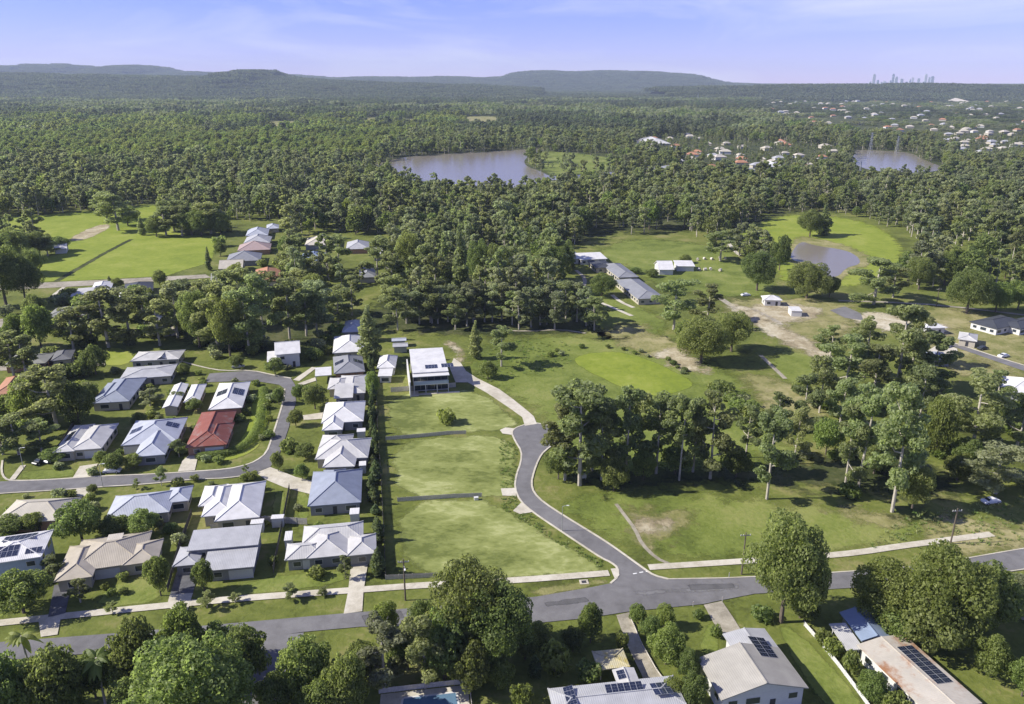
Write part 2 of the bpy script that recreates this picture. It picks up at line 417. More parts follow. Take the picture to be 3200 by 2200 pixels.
# lawns and paddocks
patch('lot_lawn', gp((1250, 1572), (1510, 1560), (1590, 1600), (1690, 1662), (1880, 1772), (1895, 1788), (1600, 1806), (1262, 1798)), 'lot_grass', Z_PARK, 3.0, 1, 'pale rough lawn of the vacant lot by the main road')
patch('lot_lawn', gp((1225, 1382), (1470, 1362), (1560, 1362), (1618, 1420), (1605, 1490), (1592, 1552), (1500, 1550), (1248, 1560)), 'lot_grass', Z_PARK, 3.0, 1, 'pale rough lawn of the middle vacant lot')
patch('lot_lawn', gp((1212, 1232), (1430, 1216), (1510, 1232), (1628, 1322), (1560, 1345), (1470, 1350), (1222, 1368)), 'lot_grass', Z_PARK, 3.0, 1, 'pale rough lawn of the vacant lot before the two-storey house')
patch('park_lawn', gp((1430, 1130), (1560, 1060), (1900, 1050), (2300, 1150), (2450, 1330), (2500, 1420), (1900, 1500), (1760, 1420), (1700, 1300), (1500, 1180)), 'park_grass', Z_FOR + 0.014, 16, 2, 'green grass below the estate house')
patch('park_lawn', gp((1690, 1560), (2000, 1540), (2500, 1570), (2950, 1640), (2900, 1690), (2500, 1730), (2060, 1760)), 'park_grass', Z_PARK, 12, 2, 'mown green paddock east of the side street')
patch('oval_lawn', gp((1786, 1130), (1811, 1110), (1891, 1098), (1951, 1103), (2026, 1123), (2102, 1159), (2185, 1203), (2102, 1232), (2001, 1240), (1851, 1168)), 'meadow_grass', Z_MEA, 1.5, 2, 'smooth bright oval lawn in the basin')
patch('park_lawn', gp((1840, 800), (1960, 742), (2200, 760), (2330, 810), (2450, 900), (2350, 930), (2200, 920), (2050, 900), (1960, 830)), 'park_grass', Z_PARK, 12, 2, 'green paddock behind the long grey-roofed house')
patch('park_lawn', gp((1740, 950), (1800, 880), (1900, 930), (2000, 960), (2090, 1000), (2060, 1060), (1940, 1060)), 'park_grass', Z_PARK, 8, 2, 'sloping lawn in front of the long grey-roofed house')
patch('park_lawn', gp((2395, 690), (2480, 668), (2690, 685), (2800, 740), (2830, 800), (2760, 880), (2600, 900), (2420, 880), (2430, 790), (2300, 760), (2280, 735), (2330, 720)), 'meadow_grass', Z_PARK, 12, 2, 'bright green grass around the farm dam')
patch('park_lawn', gp((2400, 1120), (2460, 1090), (2620, 1130), (2560, 1200), (2440, 1200)), 'park_grass', Z_PARK, 8, 2)
patch('park_lawn', gp((2440, 1022), (2560, 1000), (2660, 1010), (2600, 1060), (2500, 1075)), 'dry_grass', Z_PARK, 6, 2)
mead = gp((-160, 690), (0, 683), (319, 657), (409, 646), (500, 640), (520, 690), (560, 735), (696, 736), (642, 855), (129, 884), (68, 872), (110, 830), (151, 800), (200, 780), (120, 745), (0, 724), (-160, 720))
patch('meadow', mead, 'meadow_grass', Z_MEA, 3, 1, 'bright lime-green meadow beyond the left street')
NOTREES.append([tuple(p) for p in mead])
patch('ditch', [p for p in ribbon_pts(gp((410, 748), (330, 790), (240, 842), (175, 880)), 3.0)[0]] + [p for p in ribbon_pts(gp((410, 748), (330, 790), (240, 842), (175, 880)), 3.0)[1]][::-1], 'forest_floor', Z_SOIL, 1.0, 0, 'dark drainage ditch crossing the meadow')
patch('soil_bank', gp((215, 745), (300, 705), (345, 700), (340, 715), (280, 745), (230, 755)), 'bare_soil', Z_SOIL, 3, 1, 'bare bank between the two meadow halves')
for a, b, c, d in ((827, 951, 379, 394), (1116, 1213, 368, 387), (1240, 1330, 372, 384), (1433, 1578, 364, 382)):
    q = gp((a, d), (a + 10, c), (b - 10, c), (b, d))
    patch('far_paddock', q, 'dry_grass', Z_MEA, 20, 1, 'pale far paddock between the wooded flats')
    NOTREES.append([tuple(p) for p in gp((a, d + 14), (a, c - 2), (b, c - 2), (b, d + 14))])

patch('dry_ground', gp((1926, 1050), (2040, 1040), (2127, 1075), (2160, 1120), (2051, 1118), (1951, 1090)), 'dry_grass', Z_MEA, 12, 2)
patch('bare_ground', gp((2040, 1098), (2137, 1082), (2170, 1135), (2240, 1166), (2150, 1165), (2080, 1132)), 'bare_soil', Z_SOIL, 10, 2, 'bare sandy ground beside the basin')
patch('dry_ground', gp((1900, 1020), (1990, 1000), (2040, 1030), (1980, 1060), (1910, 1055)), 'dry_grass', Z_MEA, 12, 2)
patch('dry_ground', gp((1940, 1600), (2110, 1590), (2180, 1625), (2060, 1700), (1990, 1700)), 'dry_grass', Z_MEA, 12, 2)
patch('bare_ground', gp((1970, 1627), (2076, 1618), (2108, 1637), (2031, 1667), (1998, 1672)), 'bare_soil', Z_SOIL, 8, 2, 'worn sandy patch in the green paddock')
patch('bare_ground', gp((2300, 968), (2400, 946), (2520, 952), (2590, 978), (2513, 998), (2430, 1014), (2340, 1000)), 'bare_soil', Z_SOIL, 10, 2, 'pale graded building site')
patch('bare_ground', gp((2850, 1016), (2944, 1008), (2972, 1035), (2925, 1056), (2890, 1040)), 'bare_soil', Z_SOIL, 8, 2)
patch('dry_ground', gp((2890, 955), (3019, 975), (3045, 1006), (3019, 1030), (2955, 1028), (2880, 1000)), 'dry_grass', Z_MEA, 10, 2)
patch('dry_ground', gp((2960, 1130), (3010, 1108), (3095, 1132), (3130, 1160), (3040, 1170), (2980, 1170)), 'dry_grass', Z_MEA, 12, 2)
patch('dry_ground', gp((2950, 1600), (3080, 1640), (3300, 1660), (3300, 1710), (3000, 1730), (2880, 1720)), 'dry_grass', Z_MEA, 12, 2)
patch('dry_ground', gp((2560, 1570), (2700, 1600), (2850, 1625), (2800, 1650), (2650, 1625)), 'dry_grass', Z_MEA, 10, 2)
patch('dry_ground', gp((1650, 1850), (1800, 1822), (1900, 1812), (1890, 1828), (1700, 1862)), 'dry_grass', Z_MEA, 2, 1)
patch('bare_ground', gp((1390, 1060), (1430, 1075), (1448, 1110), (1440, 1140), (1418, 1100)), 'bare_soil', Z_SOIL, 5, 2, 'worn sandy track end behind the two-storey house')
kl = [(320, 1110), (357, 1082), (425, 1107), (395, 1144), (316, 1140)]
patch('yard_lawn', gp(*kl), 'meadow_grass', Z_MEA, 1.2, 1, 'bright lawn beside the pale roofed houses')
patch('corner_lawn', gp((795, 1222), (846, 1222), (842, 1290), (828, 1360), (795, 1412), (720, 1440), (622, 1446), (640, 1424), (720, 1402), (760, 1370), (784, 1300)), 'meadow_grass', Z_MEA, 1.0, 1, 'bright lawn curving round the red-roofed house')
for q in (((1020, 1548), (1110, 1545), (1115, 1610), (1010, 1615)), ((858, 1535), (895, 1535), (885, 1610), (850, 1610)), ((925, 1530), (965, 1535), (960, 1630), (930, 1630)), ((790, 1810), (1060, 1778), (1080, 1820), (880, 1850), (700, 1858)), ((330, 1835), (470, 1800), (520, 1880), (300, 1902)), ((60, 1475), (240, 1458), (225, 1492), (70, 1500)), ((2200, 1960), (2235, 1940), (2250, 2040), (2190, 2040)), ((2420, 1960), (2480, 1960), (2660, 2150), (2720, 2260), (2600, 2260))):
    patch('yard_lawn', gp(*q), 'park_grass', Z_PARK, 1.5, 1)

patch('dry_ground', gp((2240, 940), (2400, 930), (2640, 945), (2700, 1000), (2600, 1070), (2450, 1060), (2330, 1010)), 'dry_grass', Z_FOR + 0.020, 22, 2, 'dry yellow grass round the building site')
patch('dry_ground', gp((2820, 985), (2960, 950), (3250, 1040), (3250, 1180), (3080, 1170), (2930, 1110), (2860, 1060)), 'dry_grass', Z_FOR + 0.020, 22, 2, 'dry yellow grass along the new road')
patch('dry_ground', gp((2300, 1150), (2420, 1180), (2600, 1260), (2560, 1330), (2420, 1300)), 'dry_grass', Z_FOR + 0.020, 16, 2)
# water
riv = gp((1130, 548), (1165, 516), (1241, 493), (1388, 480), (1508, 475), (1600, 470), (1690, 462), (1700, 470), (1650, 490), (1636, 503), (1646, 521), (1689, 535), (1728, 556), (1860, 541), (2000, 532), (2100, 538), (2080, 552), (1900, 565), (1800, 592), (1500, 584), (1280, 562), (1150, 552))
sheet('river', riv, 'river_water', Z_WAT, 'wide brown-grey river bending through the woods', 2)
riv2 = gp((2640, 466), (2740, 470), (2847, 476), (2885, 500), (2960, 526), (2900, 540), (2760, 540), (2675, 520), (2655, 490))
sheet('river', riv2, 'river_water', Z_WAT, 'second reach of the river below the pylons', 2)
NOTREES.append([tuple(p) for p in gp((1330, 604), (1240, 545), (1300, 520), (1740, 540), (1760, 590), (1700, 616), (1450, 616))])
NOTREES.append([tuple(p) for p in gp((2660, 560), (2660, 500), (2960, 520), (3000, 545), (2900, 575))])
pond = gp((2469, 795), (2500, 752), (2545, 768), (2641, 781), (2683, 803), (2690, 826), (2645, 836), (2618, 868), (2575, 862), (2562, 828), (2520, 822), (2476, 815))
patch('muddy_bank', gp((2455, 800), (2490, 735), (2550, 745), (2650, 768), (2715, 800), (2715, 830), (2660, 850), (2630, 880), (2560, 872), (2540, 840), (2470, 825)), 'dry_grass', Z_SOIL, 9, 2)
sheet('pond', pond, 'river_water', Z_WAT, 'still grey farm dam ringed by grass', 2)

groundmat('old_asphalt', [(0.085, 0.083, 0.082), (0.10, 0.098, 0.096), (0.12, 0.117, 0.115), (0.14, 0.137, 0.135)], (0.05, 0.4, 6.0), True, 0.85, bump=0.1)
groundmat('worn_asphalt', [(0.17, 0.166, 0.16), (0.19, 0.185, 0.18), (0.21, 0.205, 0.2), (0.24, 0.232, 0.225)], (0.05, 0.4, 6.0), True, 0.85, bump=0.1)
patch('river_bank', gp((1640, 505), (1690, 470), (1800, 478), (1960, 500), (2000, 520), (1900, 532), (1740, 552), (1690, 530)), 'park_grass', Z_WAT + 0.01, 14, 2, 'grassy point inside the river bend')
patch('bare_ground', gp((2270, 948), (2330, 955), (2440, 1022), (2560, 1080), (2640, 1130), (2600, 1138), (2480, 1085), (2370, 1030)), 'bare_soil', Z_SOIL, 10, 2, 'pale graded strip along the stony line')
patch('bare_ground', gp((2640, 985), (2740, 975), (2850, 1000), (2900, 1040), (2820, 1040), (2700, 1015)), 'bare_soil', Z_SOIL, 10, 2, 'pale graded strip behind the big gums')
patch('bare_ground', gp((2930, 1130), (2990, 1110), (3060, 1130), (3130, 1160), (3230, 1190), (3230, 1240), (3120, 1230), (3020, 1180)), 'dry_grass', Z_SOIL, 12, 2)
# main road and side street
top = [(-400, 2050), (0, 2008), (351, 1981), (715, 1950), (1076, 1918), (1326, 1899), (1676, 1866), (1850, 1836), (1908, 1824), (1932, 1804), (1931, 1776), (1910, 1759)]
lft = [(1881, 1746), (1826, 1710), (1751, 1660), (1665, 1602), (1625, 1567), (1608, 1526), (1613, 1486), (1628, 1446), (1630, 1411), (1610, 1380), (1598, 1352), (1610, 1338), (1640, 1328), (1675, 1323), (1715, 1329), (1748, 1350), (1746, 1378), (1700, 1411), (1683, 1436), (1668, 1476), (1660, 1511), (1668, 1541), (1700, 1572), (1761, 1612), (1851, 1667), (1900, 1698), (1944, 1729), (2013, 1779), (2044, 1800), (2089, 1811)]
tail = [(2316, 1807), (2700, 1785), (2900, 1768), (3060, 1739), (3200, 1715), (3600, 1650)]
bot = [(3600, 1722), (3200, 1780), (3087, 1798), (2900, 1822), (2700, 1836), (2358, 1857), (2254, 1877), (2199, 1889), (2089, 1900), (1969, 1912), (1824, 1934), (1700, 1946), (1400, 1956), (1126, 1960), (950, 1976), (830, 1992), (400, 2034), (0, 2066), (-400, 2100)]
sheet('main_road', gp(*(top + lft + tail + bot)), 'asphalt', Z_ROAD, 'grey asphalt main road with its narrow side street and cul-de-sac')
kerb('street_kerb', gp(*(top[-4:] + lft[:13])), 0.45, 0.10, label='pale concrete kerb along the lots')
kerb('street_kerb', gp(*lft[13:]), 0.45, 0.10, label='pale concrete kerb along the paddock side')
kerb('road_kerb', gp(*([(2089, 1811)] + tail)), 0.3, 0.10)
kerb('road_kerb', gp(*bot[:4]), 0.3, 0.10)
for (x, y), (x2, y2) in (((1978, 1795), (1990, 1793)), ((1998, 1791), (2010, 1789)), ((2018, 1787), (2030, 1790))):
    path('road_marking', gp((x, y), (x2, y2)), 0.3, Z_PATH, 'line_white', 0)
sheet('driveway', gp((835, 1990), (950, 1978), (930, 2040), (900, 2130), (880, 2260), (740, 2260), (790, 2080)), 'asphalt', Z_ROAD + 0.002, 'shaded asphalt drive running down between the dark trees')
for q in (((1130, 1925), (1250, 1912), (1262, 1932), (1140, 1946)), ((2150, 1830), (2290, 1826), (2296, 1838), (2160, 1846)), ((1700, 1885), (1830, 1868), (1840, 1880), (1712, 1898)), ((420, 1990), (560, 1978), (570, 1994), (430, 2008))):
    patch('road_patch', gp(*q), 'old_asphalt', Z_ROAD + 0.012, 0.8, 0, 'darker repaired strip of the main road')
for q in (((1985, 1850), (2300, 1832), (2305, 1840), (1990, 1862)), ((1240, 1925), (1640, 1893), (1645, 1904), (1245, 1938))):
    patch('tyre_wear', gp(*q), 'worn_asphalt', Z_ROAD + 0.006, 2.0, 0, 'paler worn wheel tracks of the main road')
# footpaths
path('footpath', gp((-400, 1990), (0, 1948), (150, 1932), (521, 1893), (751, 1871), (1031, 1851), (1361, 1827), (1600, 1816), (1903, 1792)), 2.0, Z_PATH, label='pale concrete footpath along the front of the houses')
path('footpath', gp((2027, 1774), (2341, 1754), (2567, 1739), (2688, 1727), (2804, 1709), (2950, 1690), (3100, 1670)), 2.0, Z_PATH, label='pale concrete footpath along the paddock')
sheet('kerb_ramp', gp((1908, 1780), (1930, 1778), (1936, 1800), (1922, 1812), (1916, 1800)), 'concrete', Z_PATH + 0.075, block=False)
# drives
def drive(label, m, *q, z=None): return sheet('driveway', gp(*q), m, Z_PATH + 0.004 if z is None else z, label)
drive('long pale concrete drive to the two-storey house', 'concrete', (1418, 1120), (1440, 1135), (1456, 1160), (1490, 1182), (1560, 1217), (1605, 1250), (1645, 1282), (1668, 1302), (1678, 1326), (1640, 1332), (1632, 1305), (1590, 1275), (1520, 1228), (1462, 1196), (1424, 1196), (1405, 1150))
drive('concrete crossover to the top lot', 'concrete', (1562, 1345), (1580, 1337), (1608, 1340), (1598, 1360), (1570, 1356))
drive('concrete crossover to the middle lot', 'concrete', (1565, 1528), (1612, 1526), (1612, 1552), (1570, 1550))
drive('concrete crossover to the lower lot', 'concrete', (1603, 1598), (1628, 1572), (1662, 1602), (1625, 1608))
drive('concrete apron to the beige house', 'concrete', (120, 1934), (192, 1925), (180, 1985), (128, 1992), z=Z_PATH + 0.008)
drive('dark drive up to the beige house', 'dark_paving', (150, 1932), (205, 1918), (225, 1825), (170, 1830))
drive('concrete apron to the two-tier roofed house', 'concrete', (521, 1898), (531, 1860), (603, 1855), (582, 1925), z=Z_PATH + 0.008)
drive('dark drive up to the two-tier roofed house', 'dark_paving', (531, 1862), (603, 1857), (622, 1780), (552, 1790))
drive('pale paved drive to the large white hip-roofed house', 'concrete', (1074, 1920), (1132, 1912), (1136, 1850), (1152, 1750), (1098, 1755), (1088, 1850), z=Z_PATH + 0.008)
drive('gravel drive beside the solar roofed house', 'gravel', (1926, 1924), (1972, 1914), (2002, 2010), (2045, 2090), (2090, 2150), (2030, 2190), (2005, 2110), (1975, 2050), (1952, 2000))
drive('earth drive to the old grey house', 'gravel', (2199, 1892), (2256, 1880), (2290, 1930), (2318, 1975), (2255, 1992), (2225, 1940))
drive('pale driveway of the white house', 'concrete', (250, 1458), (306, 1450), (288, 1490), (226, 1497))
drive('pale driveway of the beige hip-roofed house', 'concrete', (240, 1528), (301, 1525), (271, 1552), (232, 1552))
drive('pale driveway of the red-roofed house', 'concrete', (556, 1475), (609, 1471), (616, 1440), (645, 1408), (590, 1424), (570, 1442))
drive('wide shared concrete driveway off the street bend', 'concrete', (800, 1479), (845, 1461), (925, 1492), (982, 1506), (968, 1545), (890, 1525), (830, 1500))
drive('short pale driveway of the white L-shaped house', 'concrete', (946, 1299), (1010, 1290), (1006, 1310), (949, 1314))
drive('cream concrete path off the street head', 'concrete', (916, 1188), (975, 1148), (990, 1150), (935, 1192))
drive('pale concrete pad by the white carport', 'concrete', (930, 1200), (985, 1180), (990, 1190), (940, 1206))
# estate street
sheet('estate_street', gp((-300, 1530), (0, 1506), (38, 1504), (150, 1501), (313, 1489), (476, 1483), (600, 1475), (713, 1467), (766, 1455), (800, 1442), (833, 1417), (850, 1369), (864, 1325), (875, 1290), (885, 1255), (890, 1216), (872, 1203), (790, 1190), (640, 1196), (655, 1168), (782, 1159), (870, 1178), (910, 1184), (923, 1205), (925, 1260), (910, 1303), (903, 1336), (888, 1380), (872, 1424), (844, 1461), (800, 1477), (725, 1495), (600, 1499), (476, 1513), (313, 1523), (150, 1535), (0, 1543), (-300, 1570)), 'asphalt', Z_ROAD, 'grey estate street bending up between the new houses')
kerb('estate_kerb', gp((8, 1440), (4, 1475), (15, 1497), (38, 1504), (150, 1501), (313, 1489), (476, 1483), (600, 1475), (713, 1467), (766, 1455), (800, 1442), (833, 1417), (850, 1369), (864, 1325), (875, 1290), (885, 1255), (890, 1216)), 0.5, 0.10, label='pale kerb on the inner side of the estate street')
kerb('estate_kerb', gp((-300, 1570), (0, 1543), (150, 1535), (313, 1523), (476, 1513), (600, 1499), (725, 1495), (800, 1477)), 0.4, 0.10, label='pale kerb on the outer side of the estate street')
kerb('estate_kerb', gp((560, 1128), (640, 1150), (700, 1160), (782, 1157), (870, 1176), (910, 1183)), 0.6, 0.10, label='pale kerb at the head of the estate street')
path('footpath', gp((73, 1455), (55, 1478), (38, 1500)), 1.4, Z_PATH, smooth=0)
sheet('left_street', gp((-300, 900), (86, 886), (350, 874), (642, 858), (660, 868), (400, 886), (120, 902), (-300, 922)), 'gravel', Z_ROAD, 'pale street below the meadow')
path('footpath', gp((155, 932), (200, 898)), 1.8, Z_PATH, smooth=0)
sheet('left_lane', gp((-200, 1146), (90, 1138), (330, 1128), (330, 1142), (90, 1156), (-200, 1166)), 'gravel', Z_ROAD, 'pale lane behind the left trees')
sheet('left_yard', gp((-100, 1000), (60, 995), (110, 985), (90, 1010), (0, 1025), (-100, 1028)), 'gravel', Z_ROAD - 0.004)
# paths round the estate house and building site
path('garden_path', gp((1735, 905), (1790, 925), (1850, 935), (1910, 960), (1975, 988)), 2.0, Z_PATH, label='pale curving garden path')
path('garden_path', gp((1912, 922), (1940, 945), (1980, 962)), 2.0, Z_PATH)
path('garden_path', gp((1800, 845), (1830, 870), (1822, 905), (1790, 925)), 2.0, Z_PATH, 'gravel')
path('garden_path', gp((2273, 740), (2285, 775), (2310, 797)), 2.4, Z_PATH, label='pale path down through the far grass')
path('stone_track', gp((2240, 925), (2330, 985), (2430, 1035), (2530, 1085), (2625, 1132)), 3.0, Z_SOIL + 0.003, 'gravel', label='stony line crossing the building site')
path('stone_track', gp((2350, 965), (2420, 1000), (2440, 1015)), 2.5, Z_SOIL + 0.003, 'gravel')
path('stone_track', gp((2376, 1110), (2454, 1184)), 1.6, Z_SOIL + 0.003, 'gravel', 0)
path('stone_edge', gp((1925, 1575), (1955, 1615), (1985, 1655), (2005, 1700), (2050, 1745), (2090, 1762)), 0.9, Z_SOIL + 0.003, 'gravel', label='line of pale stones edging the paddock')
sheet('site_road', gp((2870, 1060), (2925, 1054), (3038, 1092), (3200, 1144), (3400, 1200), (3400, 1222), (3200, 1160), (3038, 1104), (2925, 1066), (2880, 1072)), 'asphalt', Z_ROAD, 'narrow new road across the building site')
kerb('site_kerb', gp((2925, 1053), (3038, 1091), (3200, 1143), (3400, 1199)), 0.5, 0.1)
sheet('site_road', gp((2593, 970), (2640, 958), (2690, 980), (2698, 1002), (2640, 994)), 'asphalt', Z_ROAD, 'new asphalt turning circle on the building site')
path('right_path', gp((2620, 940), (2780, 945), (2950, 955), (3200, 985)), 2.5, Z_PATH, 'gravel')
sheet('concrete_pad', gp((2899, 1097), (2944, 1070), (2991, 1091), (2993, 1106), (2960, 1117)), 'concrete', Z_PATH + 0.004, 'pale house slab poured on the building site')
sheet('concrete_pad', gp((2890, 1030), (2930, 1020), (2940, 1036), (2905, 1045)), 'concrete', Z_PATH + 0.004)
path('grove_path', gp((1545, 1032), (1650, 1036), (1750, 1030), (1830, 1042)), 1.5, Z_PATH, 'gravel')
# concrete drain pit in the verge
dp = empty('drain_pit', at(1825, 1820), 0.1)
MB().box(-0.9, 0.9, -0.75, -0.45, 0, 0.16).box(-0.9, 0.9, 0.45, 0.75, 0, 0.16).box(-0.9, -0.5, -0.447, 0.447, 0, 0.16).box(0.5, 0.9, -0.447, 0.447, 0, 0.16).build('frame', 'concrete', dp)
MB().box(-0.497, 0.497, -0.447, 0.447, 0, 0.11).build('grate', 'dark_trim', dp)
tag(dp, 'square white concrete drain pit in the grass verge by the junction', 'drain')
# ------------------------------------------------------------------ houses
def box_mesh(name, sx, sy, sz, m): return MB().box(-sx / 2, sx / 2, -sy / 2, sy / 2, -sz / 2, sz / 2).mesh(name, m)
PANEL_ME = MB().box(-0.5, 0.5, -0.82, 0.82, 0.05, 0.085).mesh('solar_panel', 'solar_cell')
def _panel():
    b = MB().box(-0.5, 0.5, -0.82, 0.82, 0.04, 0.08)
    me = b.mesh('solar_panel', 'aluminium'); me.materials.append(MATS['solar_cell'])
    k = len(b.v); bm = bmesh.new(); bm.from_mesh(me)
    for ix in range(2):
        for iy in range(3):
            x0, x1 = -0.475 + ix * 0.48, -0.475 + ix * 0.48 + 0.47
            y0, y1 = -0.795 + iy * 0.535, -0.795 + iy * 0.535 + 0.52
            vs = [bm.verts.new((x, y, 0.084)) for x, y in ((x0, y0), (x1, y0), (x1, y1), (x0, y1))]
            f = bm.faces.new(vs); f.material_index = 1
    bm.to_mesh(me); bm.free(); return me
PANEL_ME = _panel()
def _win(w, h):
    f = MB()
    t = 0.09
    f.box(-w / 2, w / 2, -0.05, 0.05, h / 2 - t, h / 2).box(-w / 2, w / 2, -0.05, 0.05, -h / 2, -h / 2 + t)
    f.box(-w / 2, -w / 2 + t, -0.047, 0.047, -h / 2 + t, h / 2 - t).box(w / 2 - t, w / 2, -0.047, 0.047, -h / 2 + t, h / 2 - t).box(-t / 2, t / 2, -0.047, 0.047, -h / 2 + t, h / 2 - t)
    p = MB().box(-w / 2 + t, w / 2 - t, -0.02, 0.02, -h / 2 + t, h / 2 - t)
    return f.mesh('window', 'white_paint'), p.mesh('pane', 'glass')
WIN = {'std': _win(1.7, 1.25), 'wide': _win(2.6, 1.4), 'door': _win(2.4, 2.1)}
def _garage():
    g = MB()
    for i in range(5): g.box(-2.4, 2.4, -0.04, 0.04, i * 0.44 + 0.02, i * 0.44 + 0.42)
    g.box(-2.38, 2.38, -0.02, 0.02, 0, 2.2); return g
GAR = {c: _garage().mesh('garage_door', m) for c, m in (('w', 'white_paint'), ('c', 'cream_render'), ('d', 'grey_render'))}
def _door():
    return MB().box(-0.47, 0.47, -0.04, 0.04, 0, 2.05).box(-0.3, 0.3, -0.06, -0.04, 1.2, 1.85).box(0.3, 0.38, -0.09, -0.04, 0.95, 1.05).mesh('door', 'dark_trim')
DOOR = _door()

def roof_geo(x0, x1, y0, y1, z, kind, pitch, th=0.2):
    a, b = (x1 - x0) / 2, (y1 - y0) / 2; cx, cy = (x0 + x1) / 2, (y0 + y1) / 2
    tp = math.tan(R(pitch)); v, f, caps = [], [], []
    ring = lambda zz: [(x0, y0, zz), (x1, y0, zz), (x1, y1, zz), (x0, y1, zz)]
    if kind == 'skillion':       # rises towards +y
        r = 2 * b * tp
        v = ring(z); v[2] = (x1, y1, z + r); v[3] = (x0, y1, z + r)
        v += [(p[0], p[1], p[2] + th) for p in v]
        f = [(3, 2, 1, 0), (4, 5, 6, 7), (0, 1, 5, 4), (1, 2, 6, 5), (2, 3, 7, 6), (3, 0, 4, 7)]
        return v, f, caps, r
    along = a >= b
    if kind.endswith('x'): along = True
    if kind.endswith('y'): along = False
    hgt = (b if along else a) * tp
    v = ring(z) + ring(z + th)
    top = z + th + hgt
    if kind.startswith('hip'):
        l = (a - b) if along else (b - a)
        l = max(l, 0.05)
        p, q = ((cx - l, cy, top), (cx + l, cy, top)) if along else ((cx, cy - l, top), (cx, cy + l, top))
        v += [p, q]
        f = [(3, 2, 1, 0), (0, 1, 5, 4), (1, 2, 6, 5), (2, 3, 7, 6), (3, 0, 4, 7)]
        f += [(4, 5, 9, 8), (5, 6, 9), (6, 7, 8, 9), (7, 4, 8)] if along else [(4, 5, 8), (5, 6, 9, 8), (6, 7, 9), (7, 4, 8, 9)]
        caps = [(v[8], v[9])] + ([(v[4], v[8]), (v[7], v[8]), (v[5], v[9]), (v[6], v[9])] if along else [(v[4], v[8]), (v[5], v[8]), (v[6], v[9]), (v[7], v[9])])
    else:                         # gable: two sloping slabs
        if along: lo, hi = [(x0, cy), (x1, cy)], None
        p, q = ((x0, cy, top), (x1, cy, top)) if along else ((cx, y0, top), (cx, y1, top))
        pl, ql = (p[0], p[1], top - th), (q[0], q[1], top - th)
        v += [p, q, pl, ql]
        if along: f = [(4, 5, 9, 8), (6, 7, 8, 9), (1, 0, 10, 11), (3, 2, 11, 10), (0, 1, 5, 4), (2, 3, 7, 6), (0, 4, 8, 10), (10, 8, 7, 3), (5, 1, 11, 9), (9, 11, 2, 6)]
        else: f = [(7, 4, 8, 9), (5, 6, 9, 8), (0, 3, 11, 10), (2, 1, 10, 11), (3, 0, 4, 7), (1, 2, 6, 5), (4, 0, 10, 8), (8, 10, 1, 5), (3, 7, 9, 11), (11, 9, 6, 2)]
        caps = [(v[8], v[9])]
    return v, f, caps, hgt
HOUSES = []      # world footprints, to keep planting off
